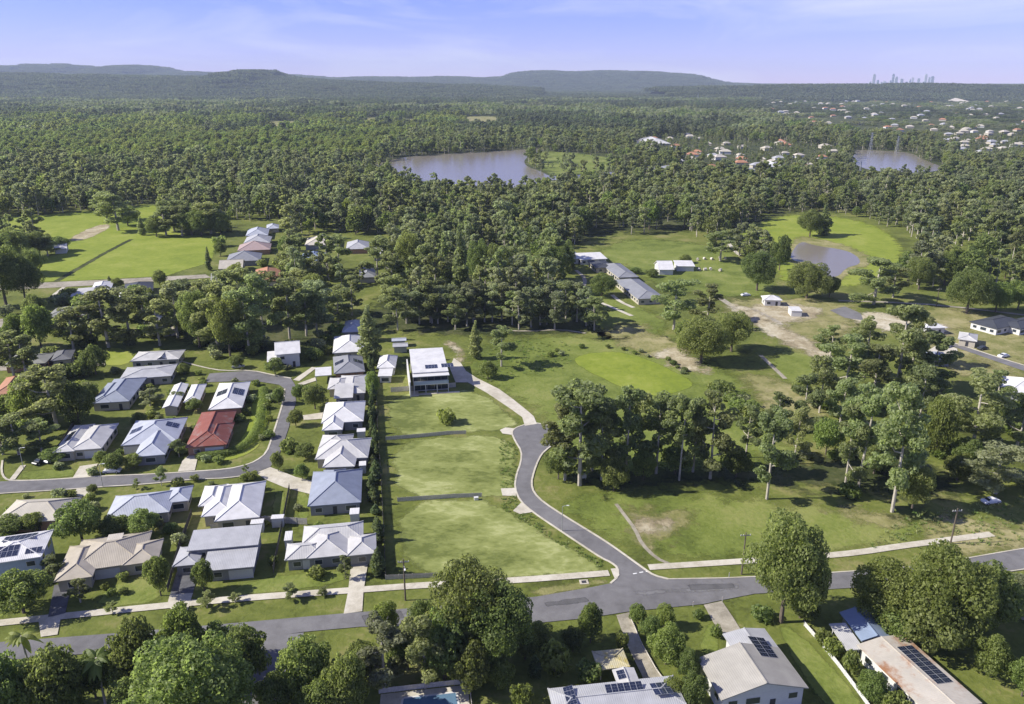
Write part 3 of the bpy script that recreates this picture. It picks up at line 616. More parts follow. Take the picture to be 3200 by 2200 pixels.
def house(name, label, wings, wall='cream_render', eave=2.75, pitch=22, rot=None, group=None, windows=True, garage=None, inset=0.55, cat='house', skip_walls=()):
    """wings: dicts with q = sightings of the four roof corners (back left, back right, front right, front left) at eave height"""
    W = []
    for w in wings:
        z = w.get('z', eave); W.append([at(x, y, z).to_2d() for x, y in w['q']])
    if rot is None:
        s = c = 0.0
        for (tl, tr, br, bl) in W:
            for d, off in (((tr - tl), 0), ((br - bl), 0), ((tl - bl), -math.pi / 2), ((tr - br), -math.pi / 2)):
                a = math.atan2(d.y, d.x) + off; s += d.length * math.sin(a); c += d.length * math.cos(a)
        rot = math.atan2(s, c)
    allp = [p for w in W for p in w]; ctr = sum(allp, Vector((0, 0))) / len(allp)
    root = empty(name, (ctr.x, ctr.y, 0), rot)
    cr_, sr_ = math.cos(-rot), math.sin(-rot)
    loc = lambda p: ((p.x - ctr.x) * cr_ - (p.y - ctr.y) * sr_, (p.x - ctr.x) * sr_ + (p.y - ctr.y) * cr_)
    rects = []
    for i, (w, P) in enumerate(zip(wings, W)):
        l = [loc(p) for p in P]
        x0, x1 = (l[0][0] + l[3][0]) / 2, (l[1][0] + l[2][0]) / 2; y0, y1 = (l[2][1] + l[3][1]) / 2, (l[0][1] + l[1][1]) / 2
        rects.append((x0, x1, y0, y1))
    wall_mb = MB(); ins = []
    for i, (w, (x0, x1, y0, y1)) in enumerate(zip(wings, rects)):
        z = w.get('z', eave) + 0.025 * i; kind = w.get('k', 'hip')
        v, f, caps, hgt = roof_geo(x0, x1, y0, y1, z, kind, w.get('p', pitch))
        cx, cy = (x0 + x1) / 2, (y0 + y1) / 2
        rm = ROOF[w.get('m', wings[0].get('m', 'white'))]
        along = (x1 - x0) >= (y1 - y0)
        rzl = 0.0 if (along or kind == 'skillion') else math.pi / 2   # roof sheets run down the slope
        ro = mesh_obj('roof', [((p[0] - cx) * math.cos(-rzl) - (p[1] - cy) * math.sin(-rzl), (p[0] - cx) * math.sin(-rzl) + (p[1] - cy) * math.cos(-rzl), p[2]) for p in v], f, rm, root, (cx, cy, 0), rzl)
        if caps and w.get('caps', True):
            cm = MB()
            for p, q in caps:
                c_, s_ = math.cos(-rzl), math.sin(-rzl)
                t_ = lambda r: ((r[0] - cx) * c_ - (r[1] - cy) * s_, (r[0] - cx) * s_ + (r[1] - cy) * c_, r[2] + 0.03)
                if (Vector(p) - Vector(q)).length > 0.3: cm.bar(t_(p), t_(q), 0.13)
            cm.build('ridge_cap', rm, ro)
        # solar panels: side, centre along the eave, distance up the slope, columns, rows
        for (side, s0, t0, nx, ny) in w.get('solar', ()):
            ang = R(w.get('p', pitch)); a, b = (x1 - x0) / 2, (y1 - y0) / 2
            th_z = {'f': 0, 'r': math.pi / 2, 'b': math.pi, 'l': -math.pi / 2}[side]
            half = b if side in 'fb' else a
            if kind == 'skillion': th_z, half = 0, b
            for ix in range(nx):
                for iy in range(ny):
                    s_ = s0 + (ix - (nx - 1) / 2) * 1.03; t_ = t0 + (iy - (ny - 1) / 2) * 1.68
                    lx, ly, lz = s_, -half + t_ * math.cos(ang), z + 0.2 + t_ * math.sin(ang)
                    px, py = lx * math.cos(th_z) - ly * math.sin(th_z), lx * math.sin(th_z) + ly * math.cos(th_z)
                    M = Matrix.Rotation(-rzl, 4, 'Z') @ Matrix.Translation((px, py, lz)) @ Matrix.Rotation(th_z, 4, 'Z') @ Matrix.Rotation(ang, 4, 'X')
                    po = link_mesh('solar_panel', PANEL_ME, ro); po.matrix_local = M
        e = inset + 0.045 * i
        X0, X1, Y0, Y1 = x0 + e, x1 - e, y0 + e, y1 - e
        ins.append((X0, X1, Y0, Y1, z))
        if i in skip_walls:       # an open carport on posts
            for px, py in ((X0, Y0), (X1, Y0), (X1, Y1), (X0, Y1)):
                MB().box(px - 0.07, px + 0.07, py - 0.07, py + 0.07, 0, z).build('post', 'white_paint', root)
        else:
            wall_mb.box(X0, X1, Y0, Y1, 0, z + 0.05)
            if kind.startswith('gable'):
                al = along if kind == 'gable' else kind.endswith('x')
                hh = ((Y1 - Y0) if al else (X1 - X0)) / 2 * math.tan(R(w.get('p', pitch)))
                if al: tri = [(X0, Y0, z), (X0, Y1, z), (X0, cy, z + hh), (X1, Y0, z), (X1, Y1, z), (X1, cy, z + hh)]; tf = [(0, 2, 1), (3, 4, 5), (0, 3, 5, 2), (1, 2, 5, 4)]
                else: tri = [(X0, Y0, z), (X1, Y0, z), (cx, Y0, z + hh), (X0, Y1, z), (X1, Y1, z), (cx, Y1, z + hh)]; tf = [(0, 1, 2), (3, 5, 4), (0, 2, 5, 3), (1, 4, 5, 2)]
                wall_mb.add(tri, tf)
            elif kind == 'skillion':
                rr = (Y1 - Y0) * math.tan(R(w.get('p', pitch)))
                wall_mb.add([(X0, Y0, z), (X1, Y0, z), (X1, Y1, z), (X0, Y1, z), (X1, Y1, z + rr), (X0, Y1, z + rr)], [(0, 1, 4, 5), (1, 2, 4), (0, 5, 3), (2, 3, 5, 4)])
        HOUSES.append([(ctr.x + px * math.cos(rot) - py * math.sin(rot), ctr.y + px * math.sin(rot) + py * math.cos(rot)) for px, py in ((x0 - .6, y0 - .6), (x1 + .6, y0 - .6), (x1 + .6, y1 + .6), (x0 - .6, y1 + .6))])
    if wall_mb.v: wall_mb.build('wall', wall, root)
    if windows:
        k = 0; rw = random.Random(hash(label) % 9973 if False else len(label) * 31 + int(abs(ctr.x) * 10))
        gdone = False
        for i, (X0, X1, Y0, Y1, z) in enumerate(ins):
            if i in skip_walls: continue
            floors = [z - 1.35] if z < 4 else [z - 1.35, z - 4.2]
            for side in 'frl':
                ln = (X1 - X0) if side == 'f' else (Y1 - Y0); n = int(ln // 3.4)
                for j in range(n):
                    s = (j + 0.5) / n
                    if side == 'f': px, py, rz = X0 + s * (X1 - X0), Y0, 0.0
                    elif side == 'r': px, py, rz = X1, Y0 + s * (Y1 - Y0), math.pi / 2
                    else: px, py, rz = X0, Y0 + s * (Y1 - Y0), -math.pi / 2
                    dx, dy = (0, -0.3) if side == 'f' else ((0.3, 0) if side == 'r' else (-0.3, 0))
                    if any(q != i and a_ < px + dx < b_ and c_ < py + dy < d_ for q, (a_, b_, c_, d_, _) in enumerate(ins)): continue
                    if garage == side and not gdone and ln > 6 and (rw.random() < 0.5 or j == n - 1):
                        link_mesh('garage_door', GAR['w'], root, (px, py + (-0.045 if side == 'f' else 0), 0), (0, 0, rz)); gdone = True; continue
                    if side == 'f' and j == n // 2 and i == 0 and k == 0:
                        link_mesh('door', DOOR, root, (px, py - 0.045, 0), (0, 0, 0)); k = 1; continue
                    for zz in floors:
                        wf, wp = WIN['wide' if rw.random() < 0.35 else 'std']
                        wo_ = link_mesh('window', wf, root, (px, py, zz), (0, 0, rz)); link_mesh('pane', wp, wo_, (0, -0.035, 0))
    tag(root, label, cat, group)
    return root
H = house
# --- new estate, western side of the hedge
H('house', 'large white hip-roofed house at the main road beside the hedge', [
  dict(q=((948, 1650), (1136, 1628), (1136, 1687), (946, 1700)), m='offwhite', p=20), dict(q=((902, 1702), (1030, 1690), (1008, 1741), (885, 1756)), p=20),
  dict(q=((1085, 1680), (1178, 1667), (1174, 1730), (1085, 1742)), p=20), dict(q=((960, 1668), (1090, 1655), (1085, 1738), (962, 1748)), p=20)], garage='f', wall='grey_render')
H('house', 'white-roofed house with low front wing and solar panel-free two-tier roof', [
  dict(q=((601, 1668), (820, 1645), (808, 1706), (589, 1722)), m='pale', k='skillion', p=4, z=3.9), dict(q=((640, 1724), (806, 1708), (798, 1778), (648, 1782)), k='skillion', p=5, z=2.75),
  dict(q=((566, 1704), (636, 1716), (622, 1768), (541, 1772)), k='hip', p=14, z=2.6)], garage='f', wall='grey_render')['label'] = 'pale grey two-tier skillion-roofed house fronting the main road'
H('house', 'sprawling beige-roofed house with cream skylight box fronting the main road', [
  dict(q=((240, 1690), (470, 1664), (452, 1762), (232, 1785)), m='beige', p=19), dict(q=((225, 1705), (330, 1700), (285, 1815), (168, 1812)), p=20, k='hip'),
  dict(q=((385, 1706), (516, 1682), (492, 1752), (400, 1772)), p=19), dict(q=((338, 1675), (386, 1672), (374, 1714), (330, 1712)), m='cream', k='skillion', p=2, z=4.0)], garage='f', wall='cream_render')
H('house', 'bright white hip-roofed house with stepped left side', [
  dict(q=((690, 1520), (832, 1503), (812, 1616), (684, 1632)), m='white'), dict(q=((644, 1520), (760, 1516), (728, 1612), (648, 1612))), dict(q=((640, 1520), (720, 1518), (690, 1581), (622, 1582)))], garage=None, wall='cream_render')
H('house', 'silver-blue hip-roofed house behind the dark round tree', [
  dict(q=((352, 1551), (545, 1536), (532, 1612), (346, 1612)), m='silver'), dict(q=((525, 1528), (602, 1520), (594, 1566), (525, 1574)))], wall='cream_render')
H('house', 'beige hip-roofed house between the street and the two-storey white house', [
  dict(q=((42, 1566), (240, 1556), (200, 1642), (5, 1622)), m='tan'), ], wall='brick')
H('house', 'white two-storey house with solar-covered roof at the street edge', [
  dict(q=((-30, 1690), (168, 1652), (128, 1752), (-60, 1760)), m='white', p=12, k='hip', z=5.4, solar=(('f', -2.5, 3.0, 7, 2), ('f', 4.0, 2.2, 3, 1), ('b', 0, 2.5, 6, 2)))], wall='blue_render', eave=5.4)
H('house', 'blue-grey hip-roofed house before the shared driveway', [
  dict(q=((980, 1476), (1132, 1468), (1130, 1570), (960, 1586)), m='bluegrey', p=24), dict(q=((1010, 1472), (1080, 1468), (1078, 1520), (1006, 1524)), p=24)], wall='grey_render')
H('house', 'cream-white house with broad front hip behind the blue-grey house', [
  dict(q=((1000, 1368), (1155, 1378), (1155, 1437), (994, 1432)), m='offwhite'), dict(q=((1026, 1392), (1118, 1392), (1116, 1458), (1012, 1464))), dict(q=((1004, 1362), (1102, 1360), (1100, 1400), (1000, 1404)))], wall='cream_render')
H('house', 'brilliant white L-shaped hip-roofed house in the row along the hedge', [
  dict(q=((1012, 1258), (1140, 1258), (1138, 1320), (1012, 1322)), m='white'), dict(q=((1012, 1290), (1077, 1290), (1074, 1344), (1014, 1347)))], wall='grey_render')
H('house', 'off-white house with notched front roof next to the bright shrub', [
  dict(q=((1064, 1173), (1145, 1175), (1144, 1232), (1060, 1230)), m='offwhite', p=14), dict(q=((1024, 1184), (1100, 1180), (1090, 1216), (1030, 1218)), p=14), dict(q=((1044, 1218), (1106, 1214), (1104, 1244), (1048, 1247)), p=12, k='skillion')], wall='cream_render')
H('house', 'grey hip-roofed house with two dark solar arrays', [
  dict(q=((1044, 1116), (1130, 1112), (1143, 1160), (1040, 1172)), m='grey', solar=(('l', 0, 2.2, 3, 2), ('r', 0, 2.2, 3, 2)))], wall='brick')
H('carport', 'small white flat carport beside the grey hip-roofed house', [dict(q=((986, 1152), (1036, 1150), (1036, 1172), (984, 1178)), m='white', k='skillion', p=2)], skip_walls=(0,), windows=False, cat='carport', inset=0.25)
H('house', 'white hip-roofed house by the tall columnar pine', [dict(q=((1044, 1054), (1144, 1050), (1144, 1098), (1040, 1106)), m='white')], wall='cream_render')
H('house', 'silver hip-roofed house half hidden under the gum belt', [dict(q=((1080, 1006), (1142, 1002), (1145, 1040), (1068, 1037)), m='silver')], wall='grey_render')
H('house', 'white gabled two-storey house with blue shaded end wall', [
  dict(q=((868, 1072), (942, 1062), (934, 1104), (850, 1112)), m='white', k='gablex', z=5.0, p=16), dict(q=((836, 1108), (880, 1104), (878, 1128), (834, 1134)), k='skillion', p=6, z=3.0)], wall='white_paint', eave=5.0)
H('house', 'small white hip-roofed house just east of the hedge', [dict(q=((1190, 1112), (1238, 1116), (1240, 1150), (1176, 1152)), m='white', p=26), dict(q=((1186, 1158), (1228, 1156), (1226, 1176), (1180, 1178)), k='skillion', p=4, z=2.4)], wall='white_paint')
H('shed', 'silver long shed behind the small white house, nearer the grass', [dict(q=((1228, 1074), (1274, 1072), (1276, 1084), (1226, 1086)), m='pale', k='gablex', p=10)], windows=False, wall='steel', cat='shed', eave=2.4)
H('shed', 'silver long shed behind the small white house, farther one', [dict(q=((1224, 1058), (1270, 1056), (1270, 1066), (1224, 1068)), m='silver', k='gablex', p=10)], windows=False, wall='steel', cat='shed', eave=2.4)
# --- block inside the street loop
H('house', 'white-roofed house with two solar arrays facing the estate street', [dict(q=((678, 1200), (784, 1194), (756, 1277), (660, 1280)), m='white', p=18, solar=(('l', -0.4, 2.6, 4, 2), ('r', 0.4, 2.6, 5, 2)))], wall='brick')
H('house', 'white twin-gabled house hidden behind two shrubs', [dict(q=((600, 1206), (648, 1200), (622, 1256), (572, 1258)), m='white', p=20, k='hip'), dict(q=((548, 1206), (600, 1200), (548, 1270), (500, 1282)), k='gabley', p=18)], wall='cream_render')
H('house', 'weathered red-roofed house on the corner lawn', [dict(q=((630, 1292), (736, 1284), (704, 1394), (580, 1398)), m='redworn', p=23), dict(q=((640, 1330), (735, 1322), (708, 1392), (618, 1396)), p=23)], wall='brick', garage='f')
H('house', 'silver-grey gabled house with dark solar array by the red roof', [
  dict(q=((430, 1318), (596, 1304), (548, 1374), (368, 1402)), m='silver', p=20, solar=(('r', 1.0, 3.0, 3, 2), ('l', 0.5, 2.4, 3, 2))), dict(q=((452, 1350), (556, 1346), (512, 1424), (428, 1428)), p=24, k='hip')], wall='grey_render', garage='f')
H('house', 'white-roofed house with greenish solar strip down its left slope', [
  dict(q=((262, 1326), (352, 1332), (332, 1404), (240, 1406)), m='offwhite', p=18), dict(q=((246, 1330), (300, 1328), (232, 1410), (150, 1420)), k='hip', p=18, solar=(('l', 0, 2.0, 6, 1),))], wall='cream_render', garage='f')
H('house', 'grey-blue hip-roofed house facing a shaded carport', [dict(q=((362, 1186), (462, 1182), (400, 1256), (288, 1262)), m='bluegrey', p=20), dict(q=((330, 1200), (392, 1196), (350, 1258), (290, 1262)), p=20)], wall='cream_render')
H('house', 'pale grey flat-topped long house in the middle of the estate', [dict(q=((392, 1152), (562, 1136), (530, 1178), (378, 1186)), m='pale', p=9, k='hip')], wall='cream_render')
H('house', 'cream-grey roofed house with a small dormer at the end of the lawn', [dict(q=((430, 1100), (586, 1095), (552, 1124), (412, 1130)), m='offwhite', p=14, k='hip'), dict(q=((500, 1108), (530, 1106), (522, 1122), (494, 1124)), k='gabley', p=30, z=3.0)], wall='cream_render')
# --- far left
H('house', 'terracotta-roofed house at the lane', [dict(q=((25, 1182), (86, 1176), (70, 1232), (-30, 1236)), m='terracotta')], wall='brick')
H('house', 'second terracotta-roofed house below the first', [dict(q=((-40, 1265), (40, 1262), (30, 1300), (-60, 1304)), m='terracotta')], wall='brick')
H('house', 'olive-grey hip-roofed house with deep dark verandah', [dict(q=((165, 964), (285, 960), (265, 988), (158, 990)), m='olive', p=18)], wall='brick')
H('house', 'long brown low-roofed house along the lane', [dict(q=((45, 1110), (160, 1106), (152, 1138), (20, 1142)), m='olive', p=12)], wall='brick')
H('house', 'grey-roofed house under the leaning gums by the lane', [dict(q=((170, 1098), (232, 1094), (226, 1124), (164, 1128)), m='darkgrey', p=18)], wall='cream_render')
H('house', 'solar-roofed white house beside the pale street', [dict(q=((395, 892), (490, 878), (470, 906), (380, 914)), m='charcoal', p=18), dict(q=((378, 910), (432, 902), (420, 926), (370, 930)), m='white', p=12)], wall='white_paint')
H('house', 'white house with a row of solar panels beside the pale street', [dict(q=((295, 884), (358, 880), (346, 904), (284, 910)), m='white', p=18, solar=(('f', 0, 2.2, 5, 2),)), dict(q=((235, 908), (300, 902), (285, 922), (215, 930)), k='skillion', p=3, m='offwhite')], wall='white_paint')
H('house', 'pale cottage among gums behind the estate lawn', [dict(q=((510, 1012), (556, 1008), (552, 1028), (502, 1034)), m='tan')], wall='cream_render')
H('house', 'grey house roof showing between the gums at the lane', [dict(q=((455, 990), (520, 986), (508, 1006), (448, 1010)), m='pale')], wall='grey_render')
H('shed', 'small white shed under the trees at the meadow edge', [dict(q=((172, 768), (212, 766), (212, 778), (170, 780)), m='white', k='gablex')], windows=False, wall='white_paint', cat='shed')
# --- cul-de-sac of older houses beyond the gum belt
for lab, q, m in (
  ('pale blue roofed house at the back of the far cul-de-sac', ((775, 718), (838, 716), (842, 736), (768, 738)), 'silver'),
  ('light grey roofed house second in the far cul-de-sac', ((770, 742), (846, 740), (848, 760), (762, 762)), 'pale'),
  ('pinkish tile-roofed house in the far cul-de-sac', ((752, 766), (848, 762), (846, 780), (738, 786)), 'pink'),
  ('mid-grey hip-roofed house in the far cul-de-sac', ((716, 796), (820, 792), (814, 814), (706, 820)), 'grey'),
  ('beige gabled house nearest the meadow edge', ((694, 822), (766, 820), (760, 838), (682, 842)), 'tan'),
  ('red-brown tile-roofed house among bright trees', ((805, 845), (882, 838), (872, 876), (788, 884)), 'terracotta'),
  ('cream-roofed wide house under the tall gums', ((960, 746), (1056, 744), (1054, 764), (952, 768)), 'cream'),
  ('blue-roofed house behind the bright garden trees', ((946, 794), (1024, 792), (1018, 814), (938, 818)), 'blue'),
  ('grey hip-roofed house beside a white box shed', ((1086, 758), (1152, 756), (1156, 778), (1080, 780)), 'pale'),
  ('white flat-roofed box shed beyond the gum belt', ((1166, 782), (1198, 780), (1198, 800), (1164, 802)), 'white'),
  ('grey house deep in the shade of the gum belt', ((1124, 840), (1176, 838), (1172, 866), (1120, 870)), 'grey'),
  ('olive-roofed house at the corner of the meadow', ((662, 856), (700, 852), (694, 884), (654, 888)), 'olive'),
  ('small silver roof behind the pale blue roofed house', ((834, 704), (872, 702), (872, 714), (832, 716)), 'silver')):
    H('house', lab, [dict(q=q, m=m, k='gablex' if 'gabled' in lab else ('skillion' if 'flat' in lab else 'hip'), p=4 if 'flat' in lab else 22)], wall=rnd.choice(['cream_render', 'brick', 'grey_render']), windows=False)
# --- two-storey white house on the lots
def white_house():
    z = 6.4
    H('house', 'x', [dict(q=((1278, 1098), (1382, 1095), (1403, 1160), (1290, 1168)), m='white', k='skillion', p=2.0, z=z, solar=(('f', 0.6, 4.6, 4, 2), ('f', 6.0, 5.0, 4, 2)))], wall='white_paint', eave=z, inset=0.25, windows=False)
    root = [o for o in C.objects if o.get('label') == 'x'][0]
    tag(root, 'two-storey white flat-roofed house with two solar arrays on the lots', 'house')
    w = [c for c in root.children if c.name.startswith('wall')][0]
    co = [v.co for v in w.data.vertices]; X0, X1 = min(c.x for c in co), max(c.x for c in co); Y0 = min(c.y for c in co); Y1 = max(c.y for c in co)
    # recessed upper balcony front, blade wall on the left, dark glazing below
    MB().box(X0 - 1.5, X0 - 1.15, Y0 - 5.0, Y1 - 4.0, 0, 5.2).build('blade_wall', 'white_paint', root)
    MB().box(X0 - 1.147, X0 + 1.4, Y0 - 4.6, Y0 - 0.01, 0, 0.25).build('step', 'concrete', root)
    MB().box(X0, X1, Y0 - 2.6, Y0 - 0.003, 3.0, 3.25).build('balcony_floor', 'white_paint', root)
    MB().box(X0, X1, Y0 - 2.62, Y0 - 2.5, 3.253, 4.3).build('balcony_front', 'blue_render', root)  # white front; the blue-grey of its shade is put into the colour
    MB().box(X0 - 0.3, X1 + 0.3, Y0 - 2.9, Y0 - 0.26, 5.95, 6.15).build('balcony_roof', 'white_paint', root)
    for k in range(4):
        x = X0 + 0.1 + k * (X1 - X0 - 0.2) / 3
        MB().box(x - 0.1, x + 0.1, Y0 - 2.49, Y0 - 2.29, 0, 2.997).build('post', 'white_paint', root)
    n = 5
    for k in range(n):
        x = X0 + (k + 0.5) * (X1 - X0) / n
        for zz in (1.25, 4.5):
            wo_ = link_mesh('window', WIN['door'][0], root, (x, Y0, zz)); link_mesh('pane', WIN['door'][1], wo_, (0, -0.035, 0))
    for k in range(3):
        y = Y0 + (k + 0.5) * (Y1 - Y0) / 3
        for zz in (1.6, 4.6):
            wo_ = link_mesh('window', WIN['std'][0], root, (X1, y, zz), (0, 0, math.pi / 2)); link_mesh('pane', WIN['std'][1], wo_, (0, -0.035, 0))
    MB().box(X0 - 0.5, X1 + 3.5, Y0 - 3.8, Y0 - 2.65, 0, 0.22).build('terrace', 'concrete', root)
white_house()
# --- estate house with stepped grey roof, sheds
H('house', 'long stepped grey-roofed house on the hill lawn', [dict(q=((1895, 828), (1948, 822), (1978, 862), (1924, 874)), m='grey', p=16), dict(q=((1936, 880), (2008, 868), (2056, 930), (1984, 940)), p=16), dict(q=((1840, 818), (1896, 812), (1910, 836), (1860, 840)), m='charcoal', p=12)], wall='cream_render', rot=None)
H('house', 'white building at the end of the long grey-roofed house', [dict(q=((1768, 792), (1808, 788), (1812, 808), (1774, 812)), m='white', p=18), dict(q=((1806, 798), (1884, 790), (1880, 806), (1808, 818)), k='skillion', p=3)], wall='white_paint')
H('shed', 'white shed with lean-to in the green paddock', [dict(q=((2054, 826), (2096, 822), (2098, 842), (2050, 846)), m='white', k='gablex')], windows=False, wall='white_paint', cat='shed')
H('shed', 'long white open shed beside a dark bush in the paddock', [dict(q=((2110, 820), (2166, 818), (2166, 832), (2108, 834)), m='white', k='skillion', p=4)], windows=False, wall='white_paint', cat='shed')
H('house', 'charcoal-roofed new house on the building site', [dict(q=((3036, 1007), (3120, 984), (3206, 1006), (3122, 1032)), m='charcoal', p=15), dict(q=((3130, 1010), (3200, 990), (3260, 1010), (3190, 1034)), p=15)], wall='white_paint', windows=True)
H('house', 'white-roofed house below the new road at the frame edge', [dict(q=((3140, 1188), (3260, 1176), (3250, 1225), (3132, 1232)), m='white', p=18)], wall='white_paint')
H('house', 'small blue-grey roofed house behind the big gum group', [dict(q=((2905, 1104), (2950, 1100), (2964, 1122), (2900, 1126)), m='bluegrey', p=20)], wall='grey_render')
H('house', 'white farmhouse at the edge of the graded site', [dict(q=((2388, 928), (2436, 926), (2440, 938), (2380, 940)), m='white', p=22)], wall='white_paint')
H('site_shed', 'small white site shed on the graded strip', [dict(q=((2470, 962), (2500, 960), (2502, 972), (2468, 974)), m='white', k='skillion', p=3, z=2.5)], wall='white_paint', windows=False, cat='shed', inset=0.15)
H('house', 'half-built cream house beside the poured slab', [dict(q=((3000, 1040), (3060, 1046), (3050, 1068), (2990, 1060)), m='offwhite', p=16)], wall='cream_render')
H('house', 'white house beyond the new road near the dry lawn', [dict(q=((2880, 1016), (2930, 1008), (2944, 1022), (2890, 1032)), m='white', p=14)], wall='white_paint')
# --- south of the main road
H('house', 'pale grey solar-roofed house with yellow lichened patio roof', [
  dict(q=((1752, 2146), (2100, 2118), (2152, 2206), (1690, 2250)), m='pale', p=11, k='hipx', solar=(('b', -7.5, 3.4, 3, 2), ('f', 1.5, 4.2, 6, 1), ('l', -0.5, 3.2, 4, 1))),
  dict(q=((1908, 2102), (1974, 2084), (2010, 2150), (1944, 2162)), m='offwhite', p=10, k='gabley', solar=(('l', -0.8, 1.3, 2, 1),)),
  dict(q=((1838, 2043), (1944, 2027), (1968, 2082), (1884, 2100)), m='lichen', p=8, k='hip', z=2.5)], wall='cream_render', skip_walls=(2,))
H('house', 'old grey gable-roofed house with solar panels south of the road', [
  dict(q=((2179, 2055), (2436, 2030), (2527, 2152), (2251, 2193)), m='old', k='gabley', p=16, z=3.6, solar=(('r', 4.4, 3.6, 5, 2),)), dict(q=((2251, 1984), (2389, 1967), (2436, 2032), (2310, 2052)), m='pale', k='gabley', p=10, z=3.3)], wall='white_paint', eave=3.6)
H('shed', 'blue gable-roofed shed behind the rusty roof', [dict(q=((2640, 1916), (2714, 1908), (2776, 1988), (2684, 2018)), m='blue', k='gabley', p=18), dict(q=((2604, 1962), (2642, 1948), (2690, 2026), (2640, 2042)), m='offwhite', k='skillion', p=3, z=2.5)], wall='steel', windows=False, cat='shed', skip_walls=(1,))
H('house', 'rust-stained long roofed house with a grid of solar panels', [dict(q=((2698, 2014), (2819, 1984), (3056, 2186), (2905, 2262)), m='rusty', k='gabley', p=7, z=3.0, solar=(('r', 1.0, 2.6, 9, 2),))], wall='white_paint', eave=3.0)
# garden sheds
for i, (lab, q) in enumerate((
  ('small white garden shed behind the blue-grey house', ((1094, 1592), (1124, 1590), (1122, 1608), (1092, 1610))),
  ('white garden shed left of the large white house', ((892, 1664), (914, 1664), (912, 1690), (888, 1692))),
  ('cream patio roof between two back lawns', ((850, 1612), (888, 1610), (886, 1622), (846, 1624))),
  ('white flat patio roof behind the two-tier house', ((786, 1626), (825, 1624), (823, 1638), (782, 1640))),
  ('small white shed beside the L-shaped house', ((1116, 1342), (1142, 1340), (1142, 1350), (1114, 1352))),
  ('small white shed beside the cream-white house', ((1124, 1446), (1146, 1442), (1142, 1456), (1120, 1458))))):
    H('garden_shed', lab, [dict(q=q, m='white', k='skillion', p=3, z=2.2)], wall='white_paint', windows=False, cat='shed', inset=0.12)
# ------------------------------------------------------------------ trees: meshes made once, shared by every copy
def crown_mesh(name, clumps, n, size, material, seed, jit=1.1, up=0.25, inner=0.25):
    r = np.random.RandomState(seed); c = np.array(clumps, float)
    wgt = c[:, 3] * c[:, 4] + c[:, 4] * c[:, 5]; wgt /= wgt.sum()
    idx = r.choice(len(c), n, p=wgt)
    d = r.normal(size=(n, 3)); d[:, 2] += up * 0.8; d /= np.linalg.norm(d, axis=1)[:, None]
    rad = np.where(r.rand(n) < inner, 0.35 + 0.5 * r.rand(n), 0.82 + 0.26 * r.rand(n))
    pos = c[idx, :3] + d * c[idx, 3:6] * rad[:, None]
    nor = d / c[idx, 3:6] * c[idx, 3:6].mean(axis=1)[:, None] + r.normal(size=(n, 3)) * jit * 0.55; nor /= np.linalg.norm(nor, axis=1)[:, None]
    ref = r.normal(size=(n, 3)); a = np.cross(nor, ref); a /= np.linalg.norm(a, axis=1)[:, None]; b = np.cross(nor, a)
    s = size * (0.6 + 0.8 * r.rand(n)); s2 = s * (0.5 + 0.4 * r.rand(n))
    bend = nor * (s * 0.25)[:, None]
    v = np.empty((n, 4, 3))
    v[:, 0] = pos - a * s[:, None] / 2 - bend * 0.5; v[:, 1] = pos - b * s2[:, None] / 2 + bend * 0.5; v[:, 2] = pos + a * s[:, None] / 2 - bend * 0.5; v[:, 3] = pos + b * s2[:, None] / 2 + bend * 0.5
    me = bpy.data.meshes.new(name); me.vertices.add(4 * n); me.vertices.foreach_set('co', v.reshape(-1))
    me.loops.add(4 * n); me.loops.foreach_set('vertex_index', np.arange(4 * n, dtype=np.int32))
    me.polygons.add(n); me.polygons.foreach_set('loop_start', np.arange(0, 4 * n, 4, dtype=np.int32)); me.polygons.foreach_set('loop_total', np.full(n, 4, np.int32))
    me.update(calc_edges=True); me.materials.append(MATS[material]); return me
def trunk_mesh(name, h, r0, limbs, material, seed, base=None):
    q = random.Random(seed); m = MB()
    bx, by = q.uniform(-.03, .03) * h, q.uniform(-.03, .03) * h
    pts = [(0, 0, -0.3), (bx * .2, by * .2, h * .3), (bx * .6, by * .6, h * .6), (bx, by, h)]
    m.tube(pts, [r0, r0 * .8, r0 * .6, r0 * .25], 7)
    for (cx, cy, cz) in limbs:
        t = max(0.3, min(0.9, (cz - 0.30 * math.hypot(cx, cy) * 2.2) / h)); s = Vector((bx * t, by * t, h * t)); e = Vector((cx, cy, cz))
        mid = s.lerp(e, .5) + Vector((0, 0, -0.04 * h)); m.tube([s, mid, e], [r0 * .45 * (1.1 - t * .6), r0 * .3, r0 * .1], 5)
    return m.mesh(name, material)
PROTO = {}
def proto(kind, h, r, crown, trunk): PROTO.setdefault(kind, []).append((h, r, crown, trunk))
